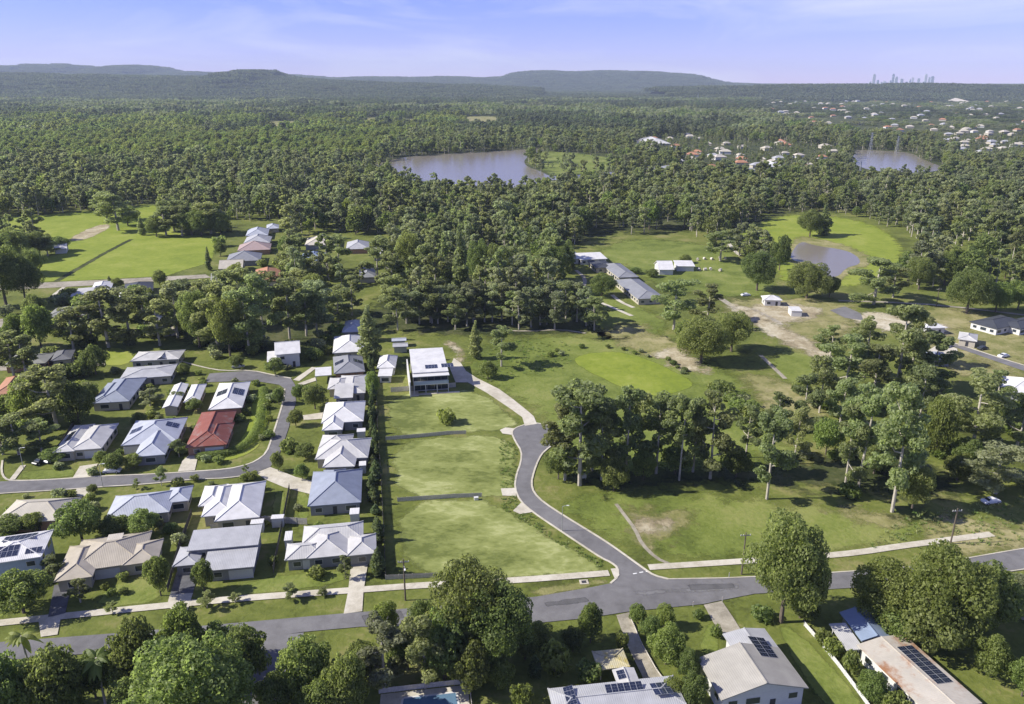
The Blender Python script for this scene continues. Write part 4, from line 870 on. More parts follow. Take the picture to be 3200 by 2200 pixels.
def gum(seed, h=22.0, r=6.0, n=6000, size=0.62, mat_='leaf_gum', lo=0.26, k=64):
    q = random.Random(seed); cl = []; ends = []
    nl = q.randint(7, 10)
    limbs = [(i * 2.4 + q.uniform(-.4, .4), q.uniform(.55, 1.05), lo + .05 + (.9 - lo) * (i + .6) / nl + q.uniform(-.06, .06)) for i in range(nl)]
    for a, reach, top in limbs:
        f = 1.0 - .55 * max(0, (top - .62) / .38) ** 1.5
        ends.append((r * .82 * reach * f * math.cos(a), r * .82 * reach * f * math.sin(a), h * min(top, .92), h * max(lo * .8, top - .26)))
    for i in range(k):
        ex, ey, ez, sz = ends[i % nl]; t = .28 + .78 * q.random() ** .75; j = .17 * r
        s = r * q.uniform(.085, .2) * (1.15 if t > .7 else .9)
        cl.append((ex * t + q.uniform(-j, j), ey * t + q.uniform(-j, j), sz + (ez - sz) * t ** .8 + q.uniform(-.05, .06) * h, s * q.uniform(1, 1.5), s * q.uniform(1, 1.5), s * q.uniform(.6, .95)))
    for i in range(6): cl.append((q.uniform(-.28, .28) * r, q.uniform(-.28, .28) * r, h * q.uniform(.78, .95), r * .17, r * .17, h * .035))
    ext = sorted(math.hypot(c[0], c[1]) + c[3] for c in cl)[int(len(cl) * .93)]; g = r / ext
    cl = [(c[0] * g, c[1] * g, c[2], c[3] * g, c[4] * g, c[5] * g) for c in cl]
    cr_ = crown_mesh('crown', cl, n, size, mat_, seed, inner=.06)
    return cr_, trunk_mesh('trunk', h * .85, h * .014 + .07, [(e[0] * g * .9, e[1] * g * .9, e[2]) for e in ends], 'bark_pale', seed)
for s in range(6): proto('gum', 22, 6, *gum(100 + s, lo=0.14 + 0.032 * s))
for s in range(2): proto('greygum', 22, 6, *gum(140 + s, mat_='leaf_grey', lo=0.18))
def dense(seed, h=11.0, r=6.0, n=7600, size=0.52, mat_='leaf_dense'):
    q = random.Random(seed); cl = [(0, 0, h * .53, r * .58, r * .58, h * .34)]
    k = 38
    for i in range(k):
        ph = math.acos(1 - 1.55 * (i + .5) / k); th = i * 2.39996 + q.uniform(-.3, .3); g = q.uniform(.72, 1.16)
        s = r * q.uniform(.15, .34)
        cl.append((r * .72 * g * math.sin(ph) * math.cos(th), r * .72 * g * math.sin(ph) * math.sin(th), h * .52 + h * .36 * g * math.cos(ph), s, s, s * .85))
    return crown_mesh('crown', cl, n, size, mat_, seed, inner=.06), trunk_mesh('trunk', h * .6, h * .025 + .1, [c[:3] for c in cl[1:9]], 'bark_dark', seed)
for s in range(4): proto('dense', 11, 6, *dense(200 + s))
for s in range(3): proto('bright', 11, 6, *dense(230 + s, mat_='leaf_bright'))
for s in range(3): proto('bigdense', 11, 6, *dense(250 + s, n=17000, size=.33))
for s in range(2): proto('bigbright', 11, 6, *dense(260 + s, n=17000, size=.33, mat_='leaf_bright'))
def shrub(seed, mat_, n=420):
    q = random.Random(seed); cl = [(0, 0, 1.0, 1.1, 1.1, .95)]
    for i in range(7):
        a = i * .9 + q.random(); cl.append((math.cos(a) * .8, math.sin(a) * .8, q.uniform(.6, 1.5), .6, .6, .55))
    return crown_mesh('foliage', cl, n, .42, mat_, seed, inner=.1), MB().tube([(0, 0, -.1), (.05, 0, .6), (0, .05, 1.2)], [.09, .07, .03], 5).mesh('stem', 'bark_dark')
for s in range(3): proto('shrub', 2.1, 1.45, *shrub(300 + s, 'leaf_dense'))
for s in range(3): proto('brightshrub', 2.1, 1.45, *shrub(320 + s, 'leaf_bright'))
for s in range(2): proto('greyshrub', 2.1, 1.45, *shrub(340 + s, 'leaf_grey'))
def column(seed, h=9.0, r=1.5, n=1500, mat_='leaf_pine', size=.5):
    q = random.Random(seed); cl = []
    for i in range(11):
        t = i / 10; w = r * (.55 + .45 * math.sin(math.pi * min(1, t * .9 + .12))) * (1 - .72 * t ** 2.2)
        for j in range(2):
            a = q.uniform(0, 6.28); cl.append((math.cos(a) * w * .35, math.sin(a) * w * .35, h * (.08 + .86 * t), w * .75, w * .75, h * .075))
    return crown_mesh('crown', cl, n, size, mat_, seed, inner=.1), trunk_mesh('trunk', h * .8, .14, [], 'bark_dark', seed)
for s in range(3): proto('column', 9, 1.5, *column(400 + s))
for s in range(2): proto('tallpine', 20, 3.2, *column(420 + s, 20, 3.2, 2600, 'leaf_gum', .8))
def palm(seed, h=8.0):
    q = random.Random(seed); m = MB(); v, f = [], []
    for i in range(18):
        a = i * 2.4; up = q.uniform(.1, 1.0); L_ = q.uniform(2.4, 3.2); prev = None
        for k in range(7):
            t = k / 6; rr = L_ * t; z = h + up * 1.6 * t * 1.6 - 2.3 * t * t * (1.25 - .5 * up)
            w = .55 * math.sin(math.pi * (.12 + .86 * t)) + .03
            c = Vector((rr * math.cos(a), rr * math.sin(a), z)); sd = Vector((-math.sin(a), math.cos(a), 0)) * w
            for e in (c - sd - Vector((0, 0, w * .6)), c, c + sd - Vector((0, 0, w * .6))): v.append(tuple(e))
            if k:
                b = len(v) - 6; f += [(b, b + 1, b + 4, b + 3), (b + 1, b + 2, b + 5, b + 4)]
    me = bpy.data.meshes.new('crown'); me.from_pydata(v, [], f); me.update(); me.materials.append(MATS['leaf_bright'])
    return me, MB().tube([(0, 0, -.2), (.1, .05, h * .5), (0, 0, h + .1)], [.24, .17, .14], 7).mesh('trunk', 'bark_pale')
for s in range(2): proto('palm', 9.5, 3, *palm(450 + s))

KIND_NAME = {'gum': 'gum_tree', 'greygum': 'gum_tree', 'dense': 'broad_tree', 'bright': 'broad_tree', 'shrub': 'shrub', 'brightshrub': 'shrub', 'greyshrub': 'shrub', 'column': 'columnar_conifer', 'tallpine': 'slender_tree', 'palm': 'palm_tree'}
LOOK = {'gum': 'tall open-crowned gum', 'bright': 'bright yellow-green leafy tree', 'dense': 'dense dark green tree', 'greygum': 'slim grey-green gum', 'tallpine': 'very slender spire-like tree', 'shrub': 'dark rounded bush', 'brightshrub': 'yellow-green rounded bush', 'greyshrub': 'grey-green rounded bush'}
TREES = []
def plant(kind, p, h, r, label, group=None, k=None, cat=None):
    P = PROTO['big' + kind if kind in ('dense', 'bright') and r > 6.5 else kind]; h0, r0, cm, tm = P[rnd.randrange(len(P)) if k is None else k % len(P)]
    o = empty(KIND_NAME[kind], (p[0], p[1], 0), rnd.uniform(0, 6.28)); o.scale = (r / r0, r / r0, h / h0)
    link_mesh(tm.name.split('.')[0], tm, o); link_mesh(cm.name.split('.')[0], cm, o)
    tag(o, label, cat or ('shrub' if 'shrub' in kind else 'tree'), group); TREES.append((p[0], p[1], r)); return o
def tree(kind, bx, by, ty, w, label, group=None, hmin=1.0):
    """foot at the sighting (bx, by); height from the sighted top, spread from the sighted width"""
    b = at(bx, by); lo, hi = 0.3, 60.0
    for _ in range(30):
        m = (lo + hi) / 2
        if proj((b.x, b.y, m))[1] > ty: lo = m
        else: hi = m
    w *= (1.25 if bx < 2250 else 1.08) if 'gum' in kind else 1.05
    h = max(lo, hmin); zc = proj((b.x, b.y, h * .6))[2]
    return plant(kind, b, h, max(.5, w / 2 * zc / FOC), label, group)
T = tree
# --- south of the main road
T('dense', 75, 1915, 1786, 165, 'round dark tree at the corner of the beige house')
T('gum', 252, 1882, 1812, 62, 'small slender tree at the beige house carport')
T('dense', 503, 1862, 1732, 74, 'tall narrow green tree between the beige and two-tier houses')
T('dense', 640, 1850, 1748, 66, 'dark bushy tree before the two-tier roofed house')
T('dense', 258, 1692, 1568, 142, 'dense round tree behind the beige roof')
T('dense', 360, 1682, 1612, 98, 'leafy tree behind the cream skylight box')
T('dense', 452, 1674, 1594, 98, 'leafy tree before the silver-blue roof')
T('dense', 40, 1668, 1612, 110, 'dark spreading tree behind the two-storey solar-roofed house', None)
T('dense', 105, 1662, 1602, 70, 'dark small tree beside the beige hip roof')
T('gum', 165, 1815, 1740, 66, 'dull green tree in the gap left of the beige roof')
T('dense', 290, 1540, 1500 + 14, 34, 'small dark tree on the verge of the estate street')
T('gum', 505, 1518, 1458, 34, 'thin street tree on the estate street verge')
ST = 'young street trees along the footpath'
for bx, by, ty, w in ((352, 1915, 1880, 32), (648, 1900, 1848, 50), (905, 1872, 1826, 46), (735, 1885, 1855, 34), (428, 1528, 1496, 22), (770, 1480, 1452, 20), (1010, 1862, 1838, 30), (575, 1905, 1880, 28)):
    T('gum', bx, by, ty, w, 'small young street tree with an open crown beside the footpath or street', ST)
T('gum', 1080, 1808, 1735, 40, 'young tree beside the paved drive of the large white house')
T('palm', 100, 2130, 1962, 100, 'pale-fronded palm at the main road edge')
T('dense', 195, 2250, 2020, 185, 'big dense tree beside the pale-fronded palm')
T('palm', 330, 2200, 2030, 110, 'yellow-green palm between two dense trees')
T('dense', 440, 2160, 1932, 150, 'tall dark tree rising over the main road')
T('bright', 585, 2090, 1900, 150, 'lighter green tree at the road edge')
T('dense', 620, 2330, 2012, 380, 'huge spreading mango-like tree beside the shaded drive')
T('dense', 25, 2290, 2042, 190, 'dark tree in the corner below the palm')
T('bright', 228, 2270, 2150, 100, 'bright yellow-green bush tree in front of the dense trees')
T('dense', 765, 2150, 1962, 170, 'dark dense tree shading the asphalt drive')
T('dense', 965, 2185, 1990, 170, 'round green tree right of the shaded drive')
T('dense', 1085, 2235, 2045, 140, 'dark tree next to the pool')
T('greygum', 1200, 2150, 1935, 190, 'grey-green spreading tree before the main road')
T('bright', 1205, 1985, 1885, 95, 'bright small tree at the road verge')
T('dense', 1470, 2060, 1758, 270, 'very tall dark tree overhanging the main road near the junction')
T('dense', 1560, 2090, 1830, 230, 'tall dark tree beside the tallest one near the junction')
T('dense', 1390, 2120, 1900, 190, 'leafy tree in front of the tall dark pair')
T('gum', 1330, 2150, 1920, 130, 'open tree with visible trunk behind the pool')
T('dense', 1470, 2170, 2010, 130, 'short dark tree behind the pool fence')
T('bright', 1845, 2008, 1880, 80, 'bright conical tree beside the gravel drive')
T('shrub', 1942, 2032, 1976, 44, 'round dark shrub at the gravel drive')
T('dense', 1790, 2035, 1962, 74, 'shady small tree left of the conical tree')
T('brightshrub', 1735, 2105, 2010, 104, 'large pale yellow-green shrub left of the patio roof')
T('column', 1672, 2115, 2048, 44, 'narrow dark conifer left of the pale shrub')
T('shrub', 1840, 2128, 2074, 84, 'dark green shrub against the lichened patio roof')
T('brightshrub', 1630, 2215, 2140, 76, 'orange-green shrub by the pool corner')
T('dense', 1680, 2010, 1950, 90, 'dark shrubby tree in the shade left of the bright conical tree')
T('bright', 1990, 1948, 1893, 54, 'small bright tree at the gravel drive entrance')
T('bright', 2075, 1962, 1893, 60, 'small bright tree with dark shadow on the lawn')
T('dense', 2030, 2000, 1930, 70, 'mixed green bush by the drive')
T('bright', 2080, 2075, 1962, 118, 'large light-green bush along the gravel drive')
T('dense', 2148, 2125, 2030, 76, 'green bush next to the old grey house')
T('dense', 2165, 2210, 2100, 90, 'deep green bush beside the old grey house wall')
T('bright', 2105, 2190, 2120, 70, 'yellow-green bush at the end of the gravel drive')
T('shrub', 2183, 1932, 1904, 38, 'small round shrub on the lawn by the road')
T('shrub', 2237, 1990, 1950, 38, 'small dark shrub at the earth drive')
T('dense', 2440, 1945, 1608, 240, 'very tall leafy tree on the road verge')
T('dense', 2500, 1930, 1690, 150, 'dark companion tree behind the very tall leafy tree')
T('dense', 2512, 1940, 1868, 92, 'dark bush at the foot of the very tall leafy tree')
T('shrub', 2382, 1934, 1894, 74, 'low dark bush on the verge lawn')
T('bright', 2770, 1950, 1760, 240, 'broad green tree behind the blue shed')
T('bright', 2930, 2000, 1722, 290, 'broadest green tree behind the rusty roof')
T('dense', 3055, 1965, 1765, 210, 'leafy tree at the right end of the green clump')
T('dense', 2900, 2040, 1860, 200, 'shaded lower tree in front of the green clump')
T('bright', 2800, 2000, 1880, 150, 'bushy tree hanging over the blue shed')
T('bright', 3095, 2115, 2000, 124, 'round bright bush on the right lawn')
T('bright', 3192, 2175, 2050, 100, 'yellow-green bush at the frame edge lawn')
T('greygum', 3195, 1935, 1812, 130, 'pale green tree at the road bend')
T('bright', 2720, 2195, 2102, 96, 'leafy bush against the white long wall')
T('shrub', 2655, 2102, 2040, 56, 'dark shrub between the white wall and the narrow lawn')
T('brightshrub', 2600, 2050, 1995, 60, 'yellow-green shrub in the boundary hedge')
T('shrub', 2570, 2010, 1965, 54, 'dark shrub at the top of the boundary hedge')
T('brightshrub', 2790, 2240, 2170, 90, 'bright shrub at the bottom of the white wall')
for kd, bx, by, ty, w, lab in (('dense', 300, 2180, 2040, 120, 'dark tree filling the gap behind the yellow-green palm'), ('dense', 520, 2170, 2000, 140, 'dark tree between the tall dark tree and the lighter one'), ('bright', 110, 2230, 2110, 130, 'light green bushy tree below the pale palm'), ('dense', 690, 2080, 1950, 120, 'dark tree at the road edge by the shaded drive'), ('dense', 430, 2260, 2130, 150, 'low dark tree before the tall dark tree'), ('dense', 860, 2230, 2110, 120, 'low dark tree in the bend of the shaded drive'), ('dense', 1010, 2260, 2120, 130, 'bushy tree below the round green tree'), ('dense', 1130, 2140, 2010, 110, 'bushy tree left of the grey-green spreading tree'), ('dense', 1275, 2090, 1960, 120, 'dark tree right of the grey-green spreading tree'), ('dense', 1330, 2010, 1880, 110, 'leafy tree at the verge left of the tallest dark tree'), ('bright', 1560, 2150, 2050, 100, 'light bushy tree in the shaded garden'), ('dense', 1640, 2060, 1970, 90, 'dark bushy tree in the shaded garden')):
    T(kd, bx, by, ty, w, lab)
# --- gardens of the estate
for kd, bx, by, ty, w, lab in (('dense', 985, 1278, 1200, 80, 'round green tree beside the off-white notched house'), ('dense', 935, 1250, 1200, 44, 'small dark tree at the head of the estate street'), ('dense', 872, 1264, 1212, 42, 'dark tree inside the street bend'),
  ('dense', 925, 1332, 1280, 48, 'dark green tree in front of the white L-shaped house'), ('shrub', 905, 1408, 1368, 58, 'dark rounded shrub by the lower street'), ('dense', 955, 1432, 1388, 64, 'bushy tree left of the cream-white house'), ('dense', 870, 1474, 1412, 40, 'narrow tree at the shared driveway'), ('dense', 945, 1498, 1450, 46, 'small tree at the end of the shared driveway'),
  ('dense', 555, 1260, 1222, 50, 'round shrub tree in front of the twin-gabled house'), ('greygum', 470, 1268, 1215, 70, 'grey-green tree between the estate houses'), ('dense', 610, 1285, 1245, 50, 'shrub tree left of the solar white house'), ('dense', 360, 1470, 1415, 70, 'round tree before the silver-grey gabled house'), ('dense', 420, 1462, 1420, 60, 'dark tree by the silver-grey gabled house drive'), ('dense', 320, 1452, 1408, 46, 'small tree at the white house driveway'),
  ('gum', 560, 1428, 1372, 44, 'open tree between the silver and red roofs'), ('dense', 440, 1330 , 1290, 50, 'tree behind the white solar-strip roof'), ('dense', 170, 1440, 1400, 80, 'dark tree over parked cars'), ('bright', 1165, 1245, 1160, 42, 'bright narrow tree at the hedge'), ('dense', 575, 1170, 1135, 40, 'small tree at the kerb of the street head'), ('dense', 740, 1150, 1110, 44, 'small tree behind the street head'), ('dense', 860, 1170, 1120, 60, 'tree beside the white gabled house')):
    T(kd, bx, by, ty, w, lab)
# hedge of narrow conifers along the lots
HG = 'conifers in the hedge along the vacant lots'
a, b = at(1176, 1808), at(1160, 1120)
nh = 34
for i in range(nh):
    t = i / (nh - 1); p = a.lerp(b, t); big = rnd.random() < .25
    plant('column', (p.x + rnd.uniform(-.9, .9), p.y + rnd.uniform(-1.4, 1.4)), rnd.uniform(2.4, 5.0) * (1.5 if big else 1), rnd.uniform(.8, 1.5) * (1.2 if big else 1), 'narrow dark conifer in the hedge along the vacant lots', HG)
T('tallpine', 1158, 1130, 955, 78, 'very tall slender tree at the far end of the hedge')
T('tallpine', 1150, 1065, 960, 50, 'tall slender tree behind the far end of the hedge')
# --- gum stand beside the cul-de-sac
for kd, bx, by, ty, w, lab in (('gum', 1811, 1516, 1175, 200, 'broad tall gum with leaning limbs over the cul-de-sac'), ('gum', 1765, 1500, 1255, 130, 'gum leaning over the turning circle'), ('gum', 1955, 1490, 1190, 110, 'tall narrow gum second in the stand'), ('gum', 2050, 1480, 1235, 120, 'gum with dense dark crown in the middle of the stand'),
  ('gum', 2122, 1501, 1226, 90, 'gum with a long bare pale trunk in the stand'), ('gum', 2219, 1496, 1222, 125, 'rounded gum at the right of the stand'), ('dense', 1745, 1497, 1395, 86, 'low bushy tree at the street kerb'), ('dense', 1918, 1535, 1430, 90, 'low tree under the tall gums'), ('gum', 1880, 1500, 1290, 110, 'leafy gum filling the left of the stand'), ('dense', 2010, 1500, 1400, 80, 'dark understorey tree in the stand'), ('gum', 1850, 1470, 1200, 130, 'gum behind the broad leaning gum'), ('gum', 1995, 1465, 1240, 110, 'gum behind the dense dark crown'), ('gum', 2165, 1475, 1240, 110, 'gum behind the long bare trunk'), ('dense', 2110, 1480, 1390, 90, 'low dark tree below the long bare trunk'),
  ('gum', 2396, 1560, 1272, 142, 'lone gum with pale twin trunk at the paddock edge'), ('gum', 2641, 1514, 1244, 110, 'gum with straight pale trunk beside the stocky one'), ('gum', 2681, 1522, 1198, 160, 'broad gum with stocky pale trunk'), ('gum', 2787, 1600, 1203, 180, 'tallest pale-trunked gum in front of its neighbours'), ('dense', 2850, 1588, 1450, 105, 'leafy sapling tree at the foot of the tallest gum'), ('bright', 2920, 1425, 1240, 96, 'yellow-green tree behind the tallest gum'),
  ('gum', 3037, 1408, 1156, 196, 'gum with forked white trunk'), ('gum', 3170, 1426, 1225, 140, 'gum with leaning white trunk at the frame edge'), ('greygum', 3110, 1542, 1385, 185, 'wide pale grey-green bushy tree near the road bend'), ('dense', 3020, 1445, 1370, 90, 'dark bush under the forked gum'),
  ('gum', 2640, 1222, 1036, 155, 'gum at the left of the big dark group'), ('gum', 2800, 1222, 935, 165, 'highest gum of the big dark group'), ('gum', 2900, 1232, 1032, 135, 'gum at the right of the big dark group'), ('gum', 2728, 1236, 1068, 130, 'gum in front of the big dark group'), ('dense', 2860, 1240, 1130, 100, 'dark low tree under the big group'), ('gum', 2700, 1180, 985, 110, 'gum behind the big dark group'),
  ('gum', 2510, 1335, 1160, 116, 'gum on the slope left of the stocky gum'), ('gum', 2430, 1345, 1225, 90, 'smaller gum on the slope by the creek'), ('bright', 2580, 1420, 1310, 90, 'bright bush tree on the slope'), ('dense', 2760, 1420, 1330, 80, 'bush tree behind the pale-trunked gums')):
    T(kd, bx, by, ty, w, lab)
UN = 'scrub under the pale-trunked gums'
uz = [tuple(p) for p in gp((2420, 1240), (2560, 1200), (2960, 1240), (3230, 1300), (3230, 1560), (2960, 1570), (2880, 1600), (2720, 1590), (2560, 1520), (2460, 1400))]
UX = [p[0] for p in uz]; UY = [p[1] for p in uz]; cu = 0
for _ in range(2000):
    if cu >= 44: break
    x, y = rnd.uniform(min(UX), max(UX)), rnd.uniform(min(UY), max(UY))
    if not inside(uz, x, y): continue
    s_ = rnd.uniform(.8, 2.1); cu += 1
    kd = rnd.choice(['shrub', 'brightshrub', 'brightshrub', 'greyshrub']); plant(kd, (x, y), 2.1 * s_, 1.7 * s_, LOOK[kd] + ' in the scrub under the pale-trunked gums', UN + ', ' + kd)
for kd, bx, by, ty, w, lab in (('gum', 2560, 1290, 1110, 100, 'gum on the slope before the big dark group'), ('gum', 2620, 1350, 1180, 110, 'leafy gum behind the stocky gum'), ('gum', 2870, 1330, 1130, 120, 'gum filling the space behind the tallest gum'), ('dense', 2960, 1330, 1220, 110, 'green tree between the big group and the forked gum'), ('gum', 2480, 1450, 1270, 90, 'gum behind the lone twin-trunk gum'), ('gum', 2330, 1430, 1260, 90, 'gum between the stand and the lone gum'), ('dense', 2300, 1490, 1400, 90, 'dark low tree right of the stand'), ('gum', 3100, 1310, 1150, 110, 'gum behind the forked white trunk'), ('gum', 2590, 1140, 1010, 100, 'gum at the back left of the big dark group'), ('gum', 2850, 1150, 990, 110, 'gum at the back right of the big dark group'), ('bright', 2990, 1500, 1420, 100, 'yellow-green bush tree by the road bend'), ('dense', 2730, 1480, 1390, 90, 'dark bush tree among the pale trunks')):
    T(kd, bx, by, ty, w, lab)
# --- creek shrubs, basin and estate-house garden
CS = 'shrubs along the creek below the basin'
cr_line = [(1660, 1098), (1730, 1112), (1780, 1085), (1900, 1085), (1990, 1100), (2040, 1115), (2090, 1135), (2140, 1160), (2190, 1185), (2240, 1215), (2280, 1245), (2310, 1280), (2340, 1310), (2375, 1335)]
for i in range(36):
    t = rnd.random() ** .7 * (len(cr_line) - 1.001); k = int(t); f_ = t - k
    x = cr_line[k][0] * (1 - f_) + cr_line[k + 1][0] * f_; y = cr_line[k][1] * (1 - f_) + cr_line[k + 1][1] * f_; s = rnd.uniform(.6, 1.2) * (1.25 if k > 6 else .55)
    p = at(x + rnd.uniform(-10, 10), y + rnd.uniform(-6, 10)); kd = rnd.choice(['shrub', 'shrub', 'greyshrub', 'brightshrub']); plant(kd, p, 3.4 * s, 2.6 * s, LOOK[kd] + ' in the line along the creek', CS + ', ' + kd)
for kd, bx, by, ty, w, lab in (('gum', 1567, 1145, 1018, 82, 'lone light-green tree with long shadow near the two-storey house'), ('tallpine', 1487, 1122, 1003, 44, 'slim tree left of the lone light-green tree'), ('dense', 1525, 1182, 1130, 58, 'dark round bush beside the concrete drive'),
  ('gum', 2105, 1030, 870, 112, 'gum right of the long grey-roofed house'), ('dense', 2190, 1136, 990, 160, 'large dark tree above the bare ground'), ('dense', 2285, 1098, 972, 130, 'leafy tree right of the large dark tree'), ('gum', 2210, 1002, 880, 84, 'gum behind the leafy trees'), ('dense', 2145, 1090, 1000, 80, 'tree left of the large dark tree'),
  ('dense', 1880, 925, 855, 88, 'round tree before the long grey roof'), ('bright', 1712, 880, 765, 104, 'bright tree by the white building'), ('dense', 1760, 850, 750, 80, 'dark tree behind the bright tree'), ('dense', 2140, 822, 796, 40, 'dark bush by the long white shed'), ('dense', 1985, 855, 835, 40, 'bush behind the grey roof'), ('dense', 2035, 865, 840, 45, 'bush between the grey roof and the white shed'), ('gum', 1660, 900, 790, 90, 'gum left of the bright tree'),
  ('dense', 2365, 908, 785, 116, 'dark tree at the edge of the paddock'), ('dense', 2520, 932, 820, 135, 'large tree in front of the dam'), ('dense', 2592, 928, 860, 56, 'dark narrow tree in front of the dam'), ('gum', 2730, 950, 798, 160, 'spreading gum right of the dam'), ('gum', 2790, 930, 830, 90, 'gum behind the spreading gum'), ('dense', 3020, 980, 838, 135, 'large dark tree above the new house'), ('bright', 3110, 975, 880, 90, 'bright bush behind the new house'), ('bright', 3180, 968, 870, 80, 'yellow bush at the frame edge'), ('dense', 2435, 845, 735, 60, 'tall dark tree left of the dam'), ('gum', 2250, 815, 720, 110, 'gum at the head of the pale path'), ('tallpine', 2570, 735, 640, 50, 'dark pine behind the dam'), ('dense', 2530, 740, 655, 80, 'dark tree behind the dam'), ('dense', 2870, 905, 800, 90, 'tree on the slope right of the dam'), ('bright', 2950, 890, 790, 90, 'bright tree on the slope right of the dam')):
    T(kd, bx, by, ty, w, lab)
for bx, by, w in ((1730, 900, 22), (1745, 885, 22), (1760, 870, 22), (1775, 855, 22), (1788, 842, 20)):
    T('shrub', bx, by, by - 24, w, 'clipped shrub in the slanting hedge by the garden path', 'shrubs of the slanting hedge')
# --- left side
for kd, bx, by, ty, w, lab in (('gum', 180, 1340, 1130, 170, 'large leafy gum left of the estate houses'), ('bright', 110, 1320, 1165, 130, 'bright tree over the terracotta roof'), ('dense', 250, 1330, 1190, 110, 'dark tree beside the shaded carport'), ('gum', 60, 1420, 1290, 120, 'grey tree at the corner of the estate street'), ('gum', 130, 1410, 1310, 90, 'green tree behind the parked cars'), ('gum', 45, 1180, 1030, 110, 'thin-trunked gum at the lane'), ('gum', 85, 1185, 1040, 90, 'twin thin-trunked gum at the lane'),
  ('gum', 340, 1085, 890, 150, 'tall gum behind the bright lawn'), ('gum', 410, 1075, 905, 130, 'tall gum right of the bright lawn'), ('gum', 290, 1075, 930, 110, 'gum left of the bright lawn'), ('bright', 130, 1090, 950, 100, 'bright green tree near the olive roof'), ('dense', 20, 955, 760, 150, 'tall dark tree at the meadow corner'), ('dense', 80, 940, 800, 110, 'dark tree shading the pale street'), ('dense', 50, 815, 712, 120, 'dark tree at the meadow edge'), ('dense', 125, 800, 722, 90, 'round dark tree at the small white shed'), ('dense', 190, 785, 738, 60, 'small dark tree by the small white shed'),
  ('gum', 370, 720, 605, 110, 'dark gum standing between the meadow halves'), ('tallpine', 445, 735, 675, 26, 'thin dark tree on the meadow'), ('gum', 520, 735, 640, 90, 'gum at the meadow clump'), ('gum', 570, 738, 640, 90, 'second gum of the meadow clump'), ('dense', 630, 738, 655, 80, 'bushy tree of the meadow clump'), ('dense', 490, 740, 680, 60, 'small tree of the meadow clump'), ('gum', 545, 722, 622, 90, 'gum at the back of the meadow clump'), ('dense', 600, 735, 650, 90, 'dark tree in the middle of the meadow clump'), ('gum', 660, 730, 630, 90, 'gum at the right end of the meadow clump'), ('bright', 690, 735, 665, 70, 'bright tree at the corner of the near meadow'), ('gum', 335, 690, 600, 80, 'gum left of the dark gum between the meadow halves'), ('dense', 400, 705, 640, 70, 'dark tree right of the dark gum between the meadow halves'), ('dense', 10, 860, 730, 110, 'dark tree at the left end of the meadow'), ('dense', 100, 860, 775, 90, 'dark tree behind the pale street bend'), ('gum', 150, 800, 735, 60, 'gum next to the small white shed'), ('column', 655, 845, 770, 22, 'dark narrow conifer at the meadow corner'), ('dense', 500, 895, 845, 46, 'dark round tree by the solar white house'), ('dense', 370, 900, 868, 36, 'small dark tree on the pale street'), ('tallpine', 345, 895, 862, 22, 'slim dark tree on the pale street')):
    T(kd, bx, by, ty, w, lab)
# gum belt behind the estate
GB = 'trees of the belt behind the estate'
for (bx, by, ty, w) in ((560, 1055, 880, 110), (620, 1085, 890, 120), (680, 1100, 880, 120), (730, 1112, 900, 110), (790, 1105, 880, 120), (840, 1080, 870, 110), (900, 1060, 880, 110), (950, 1050, 890, 110), (1000, 1040, 880, 100), (1050, 1020, 900, 90), (640, 1020, 860, 110), (760, 1020, 850, 120), (870, 1000, 850, 110), (980, 980, 840, 100), (590, 980, 870, 90), (1100, 985, 860, 80), (700, 965, 860, 90), (820, 960, 850, 90), (1220, 990, 850, 90), (930, 940, 850, 80)):
    kd = rnd.choice(['gum', 'gum', 'gum', 'greygum', 'dense'])
    T(kd, bx + rnd.uniform(-12, 12), by, ty + rnd.uniform(-15, 20), w, LOOK[kd] + ' in the belt behind the estate houses', GB + ', ' + kd)
GR = 'thin gums of the shaded grove'
for i in range(22):
    x = 1250 + i * 29 + rnd.uniform(-10, 10); by = rnd.uniform(1000, 1034) if x < 1860 else 1005
    kd = 'greygum' if i % 3 else 'gum'
    T(kd, x, by, by - rnd.uniform(105, 135), rnd.uniform(60, 85), LOOK[kd] + ' in the shaded grove below the long grey-roofed house', GR + ', ' + kd)
for i, (bx, by, ty, w) in enumerate(((1330, 930, 760, 80), (1390, 945, 730, 60), (1440, 950, 690, 55), (1500, 900, 750, 80), (1280, 880, 720, 90), (1560, 905, 760, 100), (1610, 890, 770, 90), (1230, 920, 780, 90), (1350, 1010, 870, 90), (1180, 880, 740, 80))):
    kd = 'tallpine' if w < 65 else rnd.choice(['gum', 'dense'])
    T(kd, bx, by, ty, w, LOOK[kd] + ' in the glade between the old cul-de-sac and the grove', 'trees of the glade, ' + kd)
T('brightshrub', 1395, 1322, 1278, 62, 'straggly weed bush alone on the top vacant lot')
FB = 'understorey bushes at the foot of the gum belt'
for i in range(26):
    x = rnd.uniform(540, 1140); by = rnd.uniform(1040, 1122) if x > 600 else rnd.uniform(990, 1060)
    p = at(x, by)
    if any(inside(h, p.x, p.y) for h in HOUSES): continue
    s_ = rnd.uniform(1.0, 2.4); kd = rnd.choice(['shrub', 'shrub', 'brightshrub', 'greyshrub']); plant(kd, p, 2.2 * s_, 1.7 * s_, LOOK[kd] + ' at the foot of the gum belt behind the estate', FB + ', ' + kd)
CB = 'bushes in the old cul-de-sac'
for i in range(30):
    p = at(*rnd.choice([(rnd.uniform(680, 900), rnd.uniform(720, 900)), (rnd.uniform(930, 1210), rnd.uniform(745, 890))]))
    if any(inside(h, p.x, p.y) for h in HOUSES): continue
    s_ = rnd.uniform(1.3, 3.0); kd = rnd.choice(['shrub', 'brightshrub', 'shrub']); plant(kd, p, 2.2 * s_, 1.6 * s_, LOOK[kd] + ' between the houses of the old cul-de-sac', CB + ', ' + kd)
